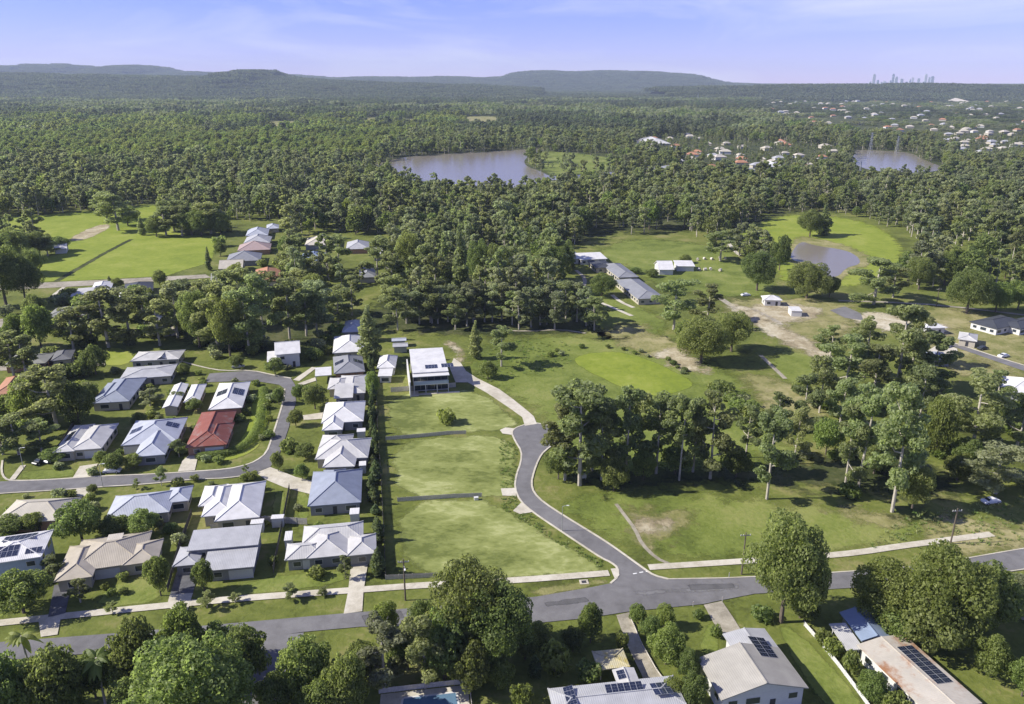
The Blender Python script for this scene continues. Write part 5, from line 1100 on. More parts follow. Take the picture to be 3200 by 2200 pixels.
for kd, bx, by, ty, w, lab in (('dense', 895, 800, 735, 44, 'dark tree in the middle of the old cul-de-sac'), ('gum', 905, 850, 760, 60, 'gum at the entrance of the old cul-de-sac'), ('bright', 740, 880, 820, 60, 'bright tree before the beige gabled house'), ('dense', 690, 800, 755, 40, 'dark tree behind the beige gabled house'), ('gum', 1060, 840, 730, 70, 'gum between the blue roof and the shaded grey house'), ('bright', 960, 870, 800, 70, 'bright tree below the blue-roofed house')):
    T(kd, bx, by, ty, w, lab)
LB = 'bushes in the gardens along the lane'
lz = [tuple(p) for p in gp((-80, 960), (150, 930), (520, 905), (560, 1000), (480, 1090), (320, 1110), (240, 1330), (-80, 1420))]
LX = [p[0] for p in lz]; LY = [p[1] for p in lz]; cu = 0
for _ in range(3000):
    if cu >= 58: break
    x, y = rnd.uniform(min(LX), max(LX)), rnd.uniform(min(LY), max(LY))
    if not inside(lz, x, y) or any(inside(h, x, y) for h in HOUSES) or any(inside(q, x, y) for q in NOSHRUB): continue
    s_ = rnd.uniform(1.2, 2.8); cu += 1; kd = rnd.choice(['shrub', 'shrub', 'brightshrub', 'greyshrub']); plant(kd, (x, y), 2.2 * s_, 1.7 * s_, LOOK[kd] + ' in the gardens along the lane', LB + ', ' + kd)
for kd, bx, by, ty, w, lab in (('gum', 230, 1090, 960, 100, 'gum beside the grey-roofed house at the lane'), ('bright', 60, 1090, 980, 90, 'bright tree behind the long brown roof'), ('gum', 500, 1080, 930, 110, 'gum right of the tall lawn gums'), ('gum', 450, 1010, 890, 100, 'gum above the pale cottage'), ('dense', 20, 1110, 1030, 80, 'dark tree left of the long brown roof'), ('dense', 300, 1170, 1080, 80, 'dark tree between the lane and the blue-grey hip roof'), ('bright', 30, 1320, 1230, 110, 'bright tree below the second terracotta roof'), ('dense', 280, 1260, 1190, 60, 'dark tree beside the blue-grey hip roof'), ('gum', 10, 1420, 1290, 120, 'gum at the left end of the estate street'), ('bright', 540, 960, 880, 80, 'bright tree at the left of the gum belt'), ('dense', 420, 950, 890, 70, 'dark tree behind the solar white house'), ('dense', 110, 985, 920, 70, 'dark tree left of the olive-grey roof')):
    T(kd, bx, by, ty, w, lab)
# low planting between the estate houses
SH = 'garden shrubs between the estate houses'
zone = gp((0, 1330), (330, 1170), (420, 1150), (900, 1150), (1140, 1180), (1160, 1800), (700, 1840), (150, 1900), (0, 1920))
xs = [p.x for p in zone]; ys = [p.y for p in zone]; cnt = 0
zt = [tuple(p) for p in zone]
def free(x, y, pad=0.0): return not any(inside(h, x, y) for h in HOUSES) and not any(inside(q, x, y) for q in NOSHRUB)
for _ in range(4000):
    if cnt >= 96: break
    x, y = rnd.uniform(min(xs), max(xs)), rnd.uniform(min(ys), max(ys))
    if not inside(zt, x, y) or not free(x, y): continue
    s = rnd.uniform(.55, 1.35); kd = rnd.choice(['shrub', 'shrub', 'brightshrub', 'greyshrub']); plant(kd, (x, y), 2.0 * s, 1.5 * s, LOOK[kd] + ' in the gardens between the estate houses', SH + ', ' + kd); cnt += 1

# clipped hedge curving round the red-roofed house
hp = chaikin(gp((824, 1222), (820, 1290), (805, 1350), (770, 1400), (700, 1424), (628, 1432)), 4, False)
hb = hp[0]; hcl = []
for i, p_ in enumerate(hp): hcl.append((p_.x - hb.x, p_.y - hb.y, .75, 1.6, 1.6, .8))
he = empty('hedge', (hb.x, hb.y, 0)); link_mesh('foliage', crown_mesh('foliage', hcl, 12000, .3, 'leaf_bright', 77, up=1.0, jit=.5, inner=0.0), he)
st = MB()
for p_ in hp[::2]: st.tube([(p_.x - hb.x, p_.y - hb.y, 0), (p_.x - hb.x, p_.y - hb.y, .8)], .06, 5)
link_mesh('stems', st.mesh('stems', 'bark_dark'), he); tag(he, 'bright clipped hedge curving round the red-roofed house', 'hedge')
# ------------------------------------------------------------------ far suburb houses, each its own thing
FAR_ME = {}
def far_house_meshes(m):
    if m not in FAR_ME:
        v, f, _, _ = roof_geo(-7.5, 7.5, -5, 5, 2.8, 'hip', 24)
        me = bpy.data.meshes.new('roof'); me.from_pydata(v, [], f); me.update(); me.materials.append(ROOF[m])
        FAR_ME[m] = me
    return FAR_ME[m]
FAR_WALL = {c: MB().box(-6.9, 6.9, -4.4, 4.4, 0, 2.85).mesh('wall', c) for c in ('cream_render', 'white_paint', 'brick')}
FAR_PTS = []
def far_house(p, m, wall, s, label, group):
    o = empty('house', (p.x, p.y, 0), rnd.uniform(-.5, .5)); o.scale = (s, s, s * 1.15)
    link_mesh('wall', FAR_WALL[wall], o); link_mesh('roof', far_house_meshes(m), o)
    tag(o, label, 'house', group); FAR_PTS.append((p.x, p.y))
LABEL_OF = {'cream': 'cream-roofed house in the suburb beyond the river', 'white': 'white-roofed house in the suburb beyond the river', 'terracotta': 'terracotta-roofed house in the suburb beyond the river', 'pale': 'pale grey-roofed house in the suburb beyond the river', 'tan': 'tan-roofed house in the suburb beyond the river'}
zones = [(gp((2370, 318), (2600, 300), (2900, 300), (3240, 300), (3240, 425), (2800, 420), (2500, 400), (2390, 372)), 150), (gp((2000, 435), (2150, 425), (2400, 450), (2620, 460), (2620, 530), (2380, 575), (2200, 540), (2060, 500), (1980, 470)), 44), (gp((2560, 412), (3100, 400), (3240, 440), (3240, 520), (2980, 500), (2900, 450)), 44)]
for zpoly, n in zones:
    zt2 = [tuple(p) for p in zpoly]; X = [p[0] for p in zt2]; Y = [p[1] for p in zt2]; c = 0
    lo_s, hi_s = 1 / max(Y), 1 / min(Y)
    for _ in range(6000):
        if c >= n: break
        y = 1 / rnd.uniform(lo_s, hi_s); x = rnd.uniform(min(X), max(X))
        if not inside(zt2, x, y) or any(inside(q, x, y) for q in NOTREES): continue
        if any(abs(x - a) < 24 and abs(y - b) < 30 for a, b in FAR_PTS): continue
        m = rnd.choice(['cream', 'tan', 'tan', 'pale', 'pale', 'terracotta', 'tan'])
        far_house(Vector((x, y)), m, rnd.choice(['cream_render', 'white_paint', 'cream_render']), rnd.uniform(.75, 1.05) * (1 + y / 9000), LABEL_OF[m], m + '-roofed houses of the far suburb'); c += 1
for lab, q, m in (('long dark-roofed hall on the far river flat', ((2040, 528), (2130, 526), (2150, 540), (2030, 542)), 'grey'), ('wide pale-roofed building above the river bend', ((2010, 436), (2075, 434), (2080, 448), (2005, 450)), 'offwhite'), ('white house with orange wall in the river suburb', ((2385, 510), (2435, 508), (2440, 520), (2380, 522)), 'white'), ('orange-roofed house standing above the river suburb', ((2432, 438), (2460, 437), (2462, 452), (2430, 453)), 'terracotta'), ('pale long roof on the far hill', ((2930, 306), (2975, 305), (2980, 316), (2925, 317)), 'cream'),
                  ('white roof in the trees left of the river', ((318, 548), (372, 547), (378, 558), (310, 559)), 'white'), ('white roof half hidden in the left woods', ((240, 562), (290, 560), (290, 572), (236, 574)), 'white'), ('lower white roof in the left woods', ((330, 574), (376, 573), (378, 582), (326, 583)), 'offwhite'), ('long pale roof at the edge of the left woods', ((0, 530), (58, 528), (60, 538), (-10, 540)), 'cream'), ('far white roof beyond the left woods', ((265, 362), (285, 361), (286, 366), (262, 367)), 'white'), ('far white roof between the pale paddocks', ((950, 366), (985, 365), (986, 371), (946, 372)), 'white'), ('second far white roof between the pale paddocks', ((1010, 360), (1030, 359), (1032, 364), (1008, 365)), 'white'), ('third far white roof near the pale paddocks', ((1030, 370), (1060, 369), (1062, 375), (1026, 376)), 'offwhite')):
    H('house', lab, [dict(q=q, m=m, k='hip', p=16)], wall='cream_render', windows=False); pc = at(q[0][0] + 25, q[3][1]); FAR_PTS.append((pc.x, pc.y))

# ------------------------------------------------------------------ hills
def ridge(name, prof, Y, half, label, seed, nx=300, rows=17):
    r = random.Random(seed); P = sorted(prof); v, pts = [], []
    ph = [(r.uniform(3, 9), r.uniform(0, 6.28), r.uniform(8, 26)) for _ in range(5)]
    for j in range(rows):
        t = j / (rows - 1)                       # 0 near foot, 1 far foot
        yy = Y - half + 2 * half * t
        for i in range(nx):
            sx = P[0][0] + (P[-1][0] - P[0][0]) * i / (nx - 1)
            for k in range(len(P) - 1):
                if P[k][0] <= sx <= P[k + 1][0]:
                    u = (sx - P[k][0]) / max(1e-6, P[k + 1][0] - P[k][0]); u = u * u * (3 - 2 * u); sy = P[k][1] * (1 - u) + P[k + 1][1] * u; break
            c = at_depth(sx, sy, Y); x = c.x
            g = math.sin(math.pi * t); g = g ** 1.3
            wob = sum(math.sin(x / (half * a / 22) + b + t * 3) for a, b, _ in ph) / 5
            z = -3 + (c.z + 3) * g * (1 - 0.42 * (1 - g) * (1 + 1.3 * wob))
            v.append((x, yy, z))
    f = [(j * nx + i, j * nx + i + 1, (j + 1) * nx + i + 1, (j + 1) * nx + i) for j in range(rows - 1) for i in range(nx - 1)]
    o = mesh_obj(name, v, f, 'forest_far', smooth=True)
    a = o.data.attributes.new('edge', 'FLOAT', 'POINT'); a.data.foreach_set('value', [1.0] * len(v))
    struct(o, label); return o, v, nx, rows
groundmat('forest_far', [(0.030, 0.042, 0.016), (0.042, 0.056, 0.020), (0.058, 0.072, 0.028), (0.085, 0.095, 0.042)], (0.004, 0.02, 0.09), bump=0.8)
k2 = 1.3787
far_prof = [(x * k2, (y + 1.5) * k2) for x, y in ((-500, 160), (-200, 154), (0, 151), (60, 153), (88, 147), (122, 162), (150, 147), (170, 149), (205, 165), (250, 166), (278, 151), (320, 148), (350, 153), (385, 166), (450, 164), (500, 172), (615, 168), (650, 171), (700, 174), (750, 178), (850, 175), (925, 177), (1025, 175), (1100, 178), (1140, 176), (1190, 164), (1225, 161.5), (1310, 164), (1360, 162), (1435, 163), (1545, 169), (1585, 182), (1635, 189), (1685, 191), (1760, 192.5))]
HILLS = [ridge('hills', far_prof, 10500, 2600, 'blue-grey wooded range with a long flat-topped mountain', 3)]
near_prof = [(x * k2, (y + 8) * k2) for x, y in ((-500, 172), (-150, 166), (0, 163), (120, 166), (250, 168), (400, 171), (480, 172), (535, 166), (560, 157), (578, 154), (598, 160), (615, 168), (650, 174), (740, 181), (900, 186), (1040, 190), (1200, 196))]
HILLS.append(ridge('hills', near_prof, 6000, 1500, 'nearer green wooded ridge with a small knoll', 5))
low_prof = [(x * k2, y * k2) for x, y in ((1500, 204), (1700, 201), (1850, 199), (1990, 198), (2100, 197), (2200, 199), (2400, 198), (2900, 200))]
HILLS.append(ridge('hills', low_prof, 5200, 900, 'low wooded rise below the distant city', 8, 160, 11))

# ------------------------------------------------------------------ the woods beyond: uncountable, instanced
def points_object(name, pts, scs, rots, idx, protos, label):
    me = bpy.data.meshes.new(name); me.from_pydata([tuple(p) for p in pts], [], []); n = len(pts)
    a = me.attributes.new('sc', 'FLOAT_VECTOR', 'POINT'); a.data.foreach_set('vector', np.array(scs, np.float32).reshape(-1))
    a = me.attributes.new('rot', 'FLOAT_VECTOR', 'POINT'); a.data.foreach_set('vector', np.array([(0, 0, r) for r in rots], np.float32).reshape(-1))
    a = me.attributes.new('idx', 'INT', 'POINT'); a.data.foreach_set('value', np.array(idx, np.int32))
    o = bpy.data.objects.new(name, me); C.objects.link(o)
    col = bpy.data.collections.new(name + '_kinds')
    for i, m in enumerate(protos):
        po = bpy.data.objects.new('%s_kind_%02d' % (name, i), m); col.objects.link(po)
    ng = bpy.data.node_groups.new(name + '_scatter', 'GeometryNodeTree')
    ng.interface.new_socket('Geometry', in_out='INPUT', socket_type='NodeSocketGeometry'); ng.interface.new_socket('Geometry', in_out='OUTPUT', socket_type='NodeSocketGeometry')
    nd = ng.nodes; gi, go = nd.new('NodeGroupInput'), nd.new('NodeGroupOutput'); ip = nd.new('GeometryNodeInstanceOnPoints'); ci = nd.new('GeometryNodeCollectionInfo')
    ci.inputs['Collection'].default_value = col; ci.inputs['Separate Children'].default_value = True; ci.inputs['Reset Children'].default_value = True
    ip.inputs['Pick Instance'].default_value = True
    for nm, ty, sock in (('sc', 'FLOAT_VECTOR', 'Scale'), ('rot', 'FLOAT_VECTOR', 'Rotation'), ('idx', 'INT', 'Instance Index')):
        na = nd.new('GeometryNodeInputNamedAttribute'); na.data_type = ty; na.inputs['Name'].default_value = nm; ng.links.new(na.outputs[0], ip.inputs[sock])
    ng.links.new(gi.outputs[0], ip.inputs['Points']); ng.links.new(ci.outputs[0], ip.inputs['Instance']); ng.links.new(ip.outputs[0], go.inputs[0])
    md = o.modifiers.new('scatter', 'NODES'); md.node_group = ng
    o['kind'] = 'stuff'; o['label'] = label; o['category'] = 'woods'; return o
def joined(name, crown, trunk):
    bm = bmesh.new(); bm.from_mesh(crown); k = len(bm.faces); bm.from_mesh(trunk); bm.faces.ensure_lookup_table()
    for f in bm.faces[k:]: f.material_index = 1
    me = bpy.data.meshes.new(name); bm.to_mesh(me); bm.free(); me.materials.append(crown.materials[0]); me.materials.append(trunk.materials[0]); return me
mid_protos = [joined('wood_tree', *gum(600 + i, n=1700, size=1.1, lo=0.22, k=36, mat_='leaf_gum' if i % 3 else 'leaf_grey')) for i in range(5)] + [joined('wood_tree', *dense(620 + i, 15, 6.5, 1400, 1.15, mat_='leaf_dense' if i else 'leaf_bright')) for i in range(3)]
def clump(seed, w, n, per, size, mats, hh=(13, 22)):
    q = random.Random(seed); cl = []
    for i in range(n):
        x, y = q.uniform(-w / 2, w / 2), q.uniform(-w / 2, w / 2); h = q.uniform(*hh); r = q.uniform(3.8, 6.0)
        cl.append((x, y, h * .62, r, r, h * .38)); cl.append((x + q.uniform(-3, 3), y + q.uniform(-3, 3), h * .8, r * .55, r * .55, h * .2))
    return crown_mesh('wood_clump', cl, n * per, size, mats, seed, inner=.05, up=.6)
clump_protos = [clump(700 + i, 44, 13, 130, 2.3, ['leaf_far_shaded', 'leaf_dense', 'leaf_far_shaded', 'leaf_grey', 'leaf_far_shaded', 'leaf_pine', 'leaf_bright', 'leaf_dense'][i]) for i in range(8)]
wide_protos = [clump(760 + i, 150, 120, 26, 5.0, 'leaf_far_shaded') for i in range(4)]
half_fov = 1600 / FOC
suburb = [[tuple(p) for p in z] for z, _ in zones]
far_np = np.array(FAR_PTS)
KEEP = [[tuple(p) for p in gp(*q)] for q in (
  [(640, 905), (640, 690), (900, 690), (900, 900)], [(920, 840), (930, 735), (1220, 735), (1220, 900)],
  [(1740, 1060), (1740, 780), (1900, 735), (2200, 745), (2420, 860), (3400, 960), (3400, 2200), (1400, 2200)],
  [(2380, 680), (2480, 660), (2700, 680), (2830, 740), (2850, 830), (2780, 900), (2380, 900), (2420, 800), (2270, 760), (2260, 730)],
  [(1470, 905), (1470, 800), (1560, 785), (1610, 800), (1600, 905)], [(1500, 700), (1500, 660), (1540, 655), (1550, 700)],
  [(-400, 1010), (330, 860), (660, 850), (660, 1000), (500, 1200), (-400, 1300)])]
def blocked(x, y):
    return any(inside(q, x, y) for q in NOTREES) or any(inside(q, x, y) for q in KEEP) or any(inside(h, x, y) for h in HOUSES)
PENINSULA = gp((1650, 500), (1700, 475), (1900, 480), (1980, 505), (1900, 535), (1740, 550), (1690, 530))
near_pts, mid, clp = [], [], []
y = 250.0
while y < 4300:
    step = 9.5 if y < 700 else (11.5 if y < 1500 else 38)
    w = y * half_fov * 1.12 + 30
    x = -w
    while x < w:
        px, py = x + rnd.uniform(-.5, .5) * step, y + rnd.uniform(-.5, .5) * step
        x += step
        sx, sy, _ = proj((px, py, 0))
        if sy > 1000: continue
        if sy > 900 and not (1230 < sx < 1740): continue
        if sy > 760 and sx < 620: continue
        if blocked(px, py): continue
        insub = any(inside(q, px, py) for q in suburb)
        d = np.hypot((far_np[:, 0] - px) * 1.2, np.where(far_np[:, 1] > py, (far_np[:, 1] - py) * (.32 if step < 30 else .22), (py - far_np[:, 1])))
        if d.min() < (8.5 if step < 30 else 24): continue
        if insub and rnd.random() < (.45 if step < 30 else .74): continue
        pen = inside([tuple(p) for p in PENINSULA], px, py)
        if pen and rnd.random() < .86: continue
        nz = math.sin(px / 37 + 1.3 * math.sin(py / 53)) + math.sin(py / 41 + px / 83) + .7 * math.sin(px / 17 - py / 23)
        if step < 30 and nz > .85 and rnd.random() < .7: continue
        s = rnd.uniform(.5, 1.12) * (1.0 + .12 * nz) * (.5 if insub else 1) * (.55 if pen else 1)
        if y < 700 and rnd.random() < .12: continue
        if any((px - a) ** 2 + (py - b) ** 2 < (.7 * r) ** 2 for a, b, r in TREES if abs(py - b) < 12): continue
        if step < 30:
            mid.append((px, py, s))
        else: clp.append((px, py, s * rnd.uniform(.8, 1.05)))
    y += step * .9
# the largest wood trees are things of their own; the remaining mass is one object
n_tree = sum(1 for o in C.objects if o.get('category') == 'tree')
mid.sort(key=lambda p: p[1])
own = max(0, 300 - n_tree)
GW = 'gums at the front of the river woods'
for (px, py, s) in mid[:own]:
    kd = rnd.choice(['gum', 'gum', 'greygum', 'dense'])
    plant(kd, (px, py), 22 * s, 5.6 * s * rnd.uniform(.8, 1.1), LOOK[kd] + ' at the front edge of the woods before the river', GW + ', ' + kd)
mid = mid[own:]
idx, scs, rots, pts = [], [], [], []
for (px, py, s) in mid:
    sx, sy, _ = proj((px, py, 0))
    leftgreen = py > 1000 and px < -180
    i = rnd.choice([5, 5, 6, 5]) if leftgreen else rnd.choice([5, 6, 7]) if rnd.random() < .25 else rnd.randrange(5)
    pts.append((px, py, 0)); idx.append(i); rots.append(rnd.uniform(0, 6.28)); sw = s * rnd.uniform(.85, 1.25); scs.append((sw, sw, s * (1.1 if i > 4 else 1)))
points_object('woods', pts, scs, rots, idx, mid_protos, 'dense mixed gum woods along the river')
pts, scs, rots, idx = [], [], [], []
for (px, py, s) in clp:
    pts.append((px, py, 0)); nz = math.sin(px / 260 + 1.7 * math.sin(py / 410)) + math.sin(py / 330 + px / 520) + .6 * math.sin(px / 110 - py / 150); idx.append(rnd.choice([6, 7, 6, 1]) if (py < 2300 and px < -120 and rnd.random() < .75) else (rnd.choice([1, 3, 7, 3]) if nz > .7 else rnd.choice([0, 2, 4, 5]) if nz < -.3 else rnd.randrange(6))); rots.append(rnd.uniform(0, 6.28)); scs.append((1.1, 1.1, s))
points_object('far_woods', pts, scs, rots, idx, clump_protos, 'far wooded flats below the hills')
# canopy on the hills and on the plain behind
pts, scs, rots, idx = [], [], [], []
for o, v, nx, rows in HILLS:
    for j in range(rows - 1):
        if j > rows * .62: break
        for i in range(nx - 1):
            p, p2, p3 = Vector(v[j * nx + i]), Vector(v[j * nx + i + 1]), Vector(v[(j + 1) * nx + i])
            nsub = max(1, int((p3 - p).length / 130)); ns2 = max(1, int((p2 - p).length / 130))
            for a_ in range(nsub):
                for b_ in range(ns2):
                    q = p + (p3 - p) * ((a_ + rnd.random()) / nsub) + (p2 - p) * ((b_ + rnd.random()) / ns2)
                    if abs(q.x) > q.y * half_fov * 1.1 + 200: continue
                    pts.append((q.x, q.y, q.z - 3)); idx.append(rnd.randrange(4)); rots.append(rnd.uniform(0, 6.28)); s = rnd.uniform(.8, 1.25); scs.append((s, s, s * rnd.uniform(.8, 1.2)))
y = 4300
while y < 9000:
    w = y * half_fov * 1.1; x = -w
    while x < w:
        px, py = x + rnd.uniform(-60, 60), y + rnd.uniform(-60, 60); x += 125
        if rnd.random() < .9: pts.append((px, py, 0)); idx.append(rnd.randrange(4)); rots.append(rnd.uniform(0, 6.28)); scs.append((1, 1, rnd.uniform(.7, 1.1)))
    y += 125
points_object('hill_woods', pts, scs, rots, idx, wide_protos, 'unbroken tree cover on the hills and far plain')
print('TREES', n_tree, 'own', own, 'mid', len(mid), 'clumps', len(clp), 'wide', len(pts))

HAZE = 5.4e-5
# ------------------------------------------------------------------ the distant city
mat('tower_grey', (0.30, 0.31, 0.33), 0.6, 0.1, 0.02); mat('tower_pale', (0.50, 0.50, 0.50), 0.6, 0.1, 0.02); mat('tower_glass', (0.12, 0.15, 0.19), 0.3, 0.1, 0.02)
TW = [(1645, 334, 11), (1660, 362, 9), (1690, 366, 12), (1716, 364, 9), (1732, 333, 9), (1744, 346, 12), (1768, 356, 12), (1790, 370, 9), (1806, 358, 7), (1820, 350, 9), (1846, 354, 9), (1880, 334, 10), (1894, 348, 7), (1909, 344, 12), (1625, 368, 9), (1676, 372, 9), (1700, 374, 10), (1835, 372, 9), (1575, 376, 9), (1530, 378, 7), (1420, 379, 7), (1865, 370, 8)]
for i, (zx, zy, zw) in enumerate(TW):
    sx, sy = 1600 + .689 * zx, .689 * zy; Y = 13500 + (i * 137) % 900
    p = at_depth(sx, sy, Y); w = .689 * zw * Y / FOC; h = p.z
    o = empty('office_tower', (p.x, Y, 0), rnd.uniform(-.4, .4)); d = w * .8
    m = ['tower_grey', 'tower_glass', 'tower_pale'][i % 3]
    MB().box(-w / 2, w / 2, -d / 2, d / 2, 0, h * .9).build('shaft', m, o); MB().box(-w * .36, w * .36, -d * .36, d * .36, h * .9, h * .97).build('crown', m, o); MB().box(-w * .06, w * .06, -w * .06, w * .06, h * .97, h).build('mast', 'tower_grey', o)
    bd = MB()
    for k in range(1, 8): bd.box(-w / 2 - .6, w / 2 + .6, -d / 2 - .6, d / 2 + .6, h * .9 * k / 8 - 3, h * .9 * k / 8 + 3)
    bd.build('floor_bands', 'tower_pale' if m != 'tower_pale' else 'tower_grey', o)
    kind = 'tall' if zy < 352 else 'low'
    tag(o, '%s %s tower of the far city skyline' % (kind, {'tower_grey': 'grey', 'tower_glass': 'dark glass', 'tower_pale': 'pale'}[m]), 'tower', 'towers of the far city, %s %s' % (kind, m))

# ------------------------------------------------------------------ pylons, poles, fences, cars, pool
def pylon(bx, by, ty, label):
    b = at(bx, by); lo, hi = 5, 90
    for _ in range(30):
        m = (lo + hi) / 2
        if proj((b.x, b.y, m))[1] > ty: lo = m
        else: hi = m
    h = lo; o = empty('power_pylon', (b.x, b.y, 0), .3); w = h * .075; lv = 7; fm = MB(); leg = []
    def c(k, t): return Vector((((-1, 1, 1, -1)[k]) * w * (1 - .82 * t), ((-1, -1, 1, 1)[k]) * w * (1 - .82 * t), h * t))
    for k in range(4): MB().tube([c(k, 0), c(k, .5), c(k, 1)], .16, 4).build('leg', 'steel', o)
    for i in range(lv):
        for k in range(4):
            fm.bar(c(k, i / lv), c((k + 1) % 4, (i + 1) / lv), .07); fm.bar(c((k + 1) % 4, i / lv), c(k, (i + 1) / lv), .07)
    fm.build('lattice', 'steel', o)
    for t in (.72, .84, .95):
        MB().tube([(-w * 1.5, 0, h * t), (0, 0, h * t + .6), (w * 1.5, 0, h * t)], .25, 4).build('cross_arm', 'steel', o)
    tag(o, label, 'pylon')
pylon(2718, 480, 414, 'lattice power pylon at the left end of the far river reach')
pylon(2801, 480, 425, 'lattice power pylon behind the middle of the far river reach')
pylon(2688, 533, 505, 'small lattice mast on the near bank of the far river reach')
pylon(2180, 320, 292, 'far lattice pylon left of the city')
def power_pole(bx, by, h, label, lamp=False):
    b = at(bx, by); o = empty('power_pole', (b.x, b.y, 0), .1)
    MB().tube([(0, 0, -.2), (0, 0, h * .5), (0, 0, h)], [.19, .16, .12], 8).build('pole', 'bark_dark', o)
    MB().box(-1.1, 1.1, -.06, .06, h - .75, h - .6).build('cross_arm', 'fence_timber', o)
    for x in (-1, -.45, .45, 1): MB().tube([(x, 0, h - .6), (x, 0, h - .35)], .06, 6).build('insulator', 'white_paint', o)
    if lamp:
        MB().tube([(0, 0, h - 1.6), (.2, -.9, h - 1.1), (.3, -1.8, h - 1.0)], .05, 6).build('lamp_arm', 'steel', o); MB().box(.15, .45, -2.4, -1.75, h - 1.12, h - .98).build('lamp', 'lamp_glass', o)
    tag(o, label, 'pole')
power_pole(1267, 1876, 9.5, 'tall timber power pole with street lamp by the vacant lot', True)
power_pole(2317, 1795, 10, 'timber power pole at the paddock footpath')
power_pole(2970, 1700, 9, 'timber power pole near the end of the paddock footpath')
power_pole(2925, 960, 9, 'timber power pole at the gravel path right of the dam')
def street_lamp(bx, by, label, h=6.5):
    b = at(bx, by); o = empty('street_lamp', (b.x, b.y, 0), 0)
    MB().tube([(0, 0, 0), (0, 0, h)], [.09, .06], 8).build('pole', 'steel', o); MB().tube([(0, 0, h - .1), (.5, 0, h + .1), (1.2, 0, h + .15)], .04, 6).build('arm', 'steel', o); MB().box(.9, 1.5, -.14, .14, h + .1, h + .2).build('lamp', 'lamp_glass', o)
    tag(o, label, 'street lamp')
street_lamp(1756, 1660, 'slender steel street lamp on the side street kerb')
street_lamp(322, 1523, 'steel street lamp on the estate street')
street_lamp(75, 1470, 'steel street lamp at the estate corner')
# roadside marker posts
for x, y, lab in ((2166, 1895, 'white marker post at the earth drive'), (2257, 1880, 'white marker post right of the earth drive'), (2278, 1804, 'white marker post across from the earth drive')):
    b = at(x, y); o = empty('marker_post', b); MB().box(-.07, .07, -.04, .04, 0, 1.1).build('post', 'white_paint', o); MB().box(-.05, .05, -.055, -.041, .8, 1.0).build('reflector', ROOF['red'], o); tag(o, lab, 'post')
def fence(line, label, h=1.7, bay=2.4, m='fence_timber', group=None, palings=True):
    line = [at(x, y).to_2d() for x, y in line]
    o = empty('fence', (line[0].x, line[0].y, 0)); og = line[0]
    pm = MB().box(-.06, .06, -.06, .06, 0, h + .08).mesh('post', m)
    b = MB(); npl = 15
    if palings:
        for i in range(npl): b.box(bay * i / npl + .008, bay * (i + 1) / npl - .008, -.012, .012, .05, h + ((i * 7) % 3) * .012)
    else: b.box(.04, bay - .04, -.015, .015, .05, h)
    b.box(0, bay, .013, .06, .35, .43); b.box(0, bay, .013, .06, h - .35, h - .27)
    bm_ = b.mesh('panel', m)
    for p, q in zip(line[:-1], line[1:]):
        d = q - p; n = max(1, round(d.length / bay)); a = math.atan2(d.y, d.x)
        for i in range(n):
            s = p + d * (i / n) - og; link_mesh('post', pm, o, (s.x, s.y, 0), (0, 0, a)); link_mesh('panel', bm_, o, (s.x, s.y, 0), (0, 0, a), (d.length / n / bay, 1, 1))
    s = line[-1] - og; link_mesh('post', pm, o, (s.x, s.y, 0)); tag(o, label, 'fence', group); return o
fence([(1243, 1568), (1330, 1562), (1420, 1556), (1505, 1553)], 'weathered paling fence between the lower and middle lots', h=1.15)
fence([(1206, 1376), (1320, 1366), (1400, 1358), (1456, 1356)], 'weathered paling fence between the middle and top lots', h=1.15)
fence([(1222, 1226), (1320, 1218), (1424, 1210)], 'paling fence before the two-storey white house')
fence([(1205, 1812), (1290, 1808), (1372, 1804)], 'grey paling fence facing the main road at the lower lot', h=1.15)
fence([(1206, 1810), (1198, 1640), (1190, 1480), (1180, 1330), (1174, 1180)], 'dark long boundary fence beside the conifer hedge', m='fence_dark')
fence([(905, 1530), (880, 1660), (855, 1790)], 'dark paling fence between the white and blue-grey houses', m='fence_dark')
fence([(600, 1610), (560, 1720), (525, 1850)], 'dark paling fence beside the two-tier house', m='fence_dark')
fence([(660, 1660), (830, 1632), (960, 1640)], 'paling fence behind the two-tier house')
fence([(240, 1320), (190, 1400), (160, 1430)], 'dark side fence left of the white solar-strip house', m='fence_dark')
fence([(2513, 1956), (2560, 2010), (2620, 2085), (2680, 2165), (2740, 2250)], 'low pale boundary fence beside the narrow lawn', h=1.0, m='white_paint')
fence([(2690, 2050), (2760, 2110), (2830, 2180), (2890, 2245)], 'tall white fence along the rust-stained house', h=2.0, m='white_paint')
fence([(1968, 1930), (2005, 2015), (2050, 2095), (2090, 2150)], 'low timber edge fence along the gravel drive', h=.5)

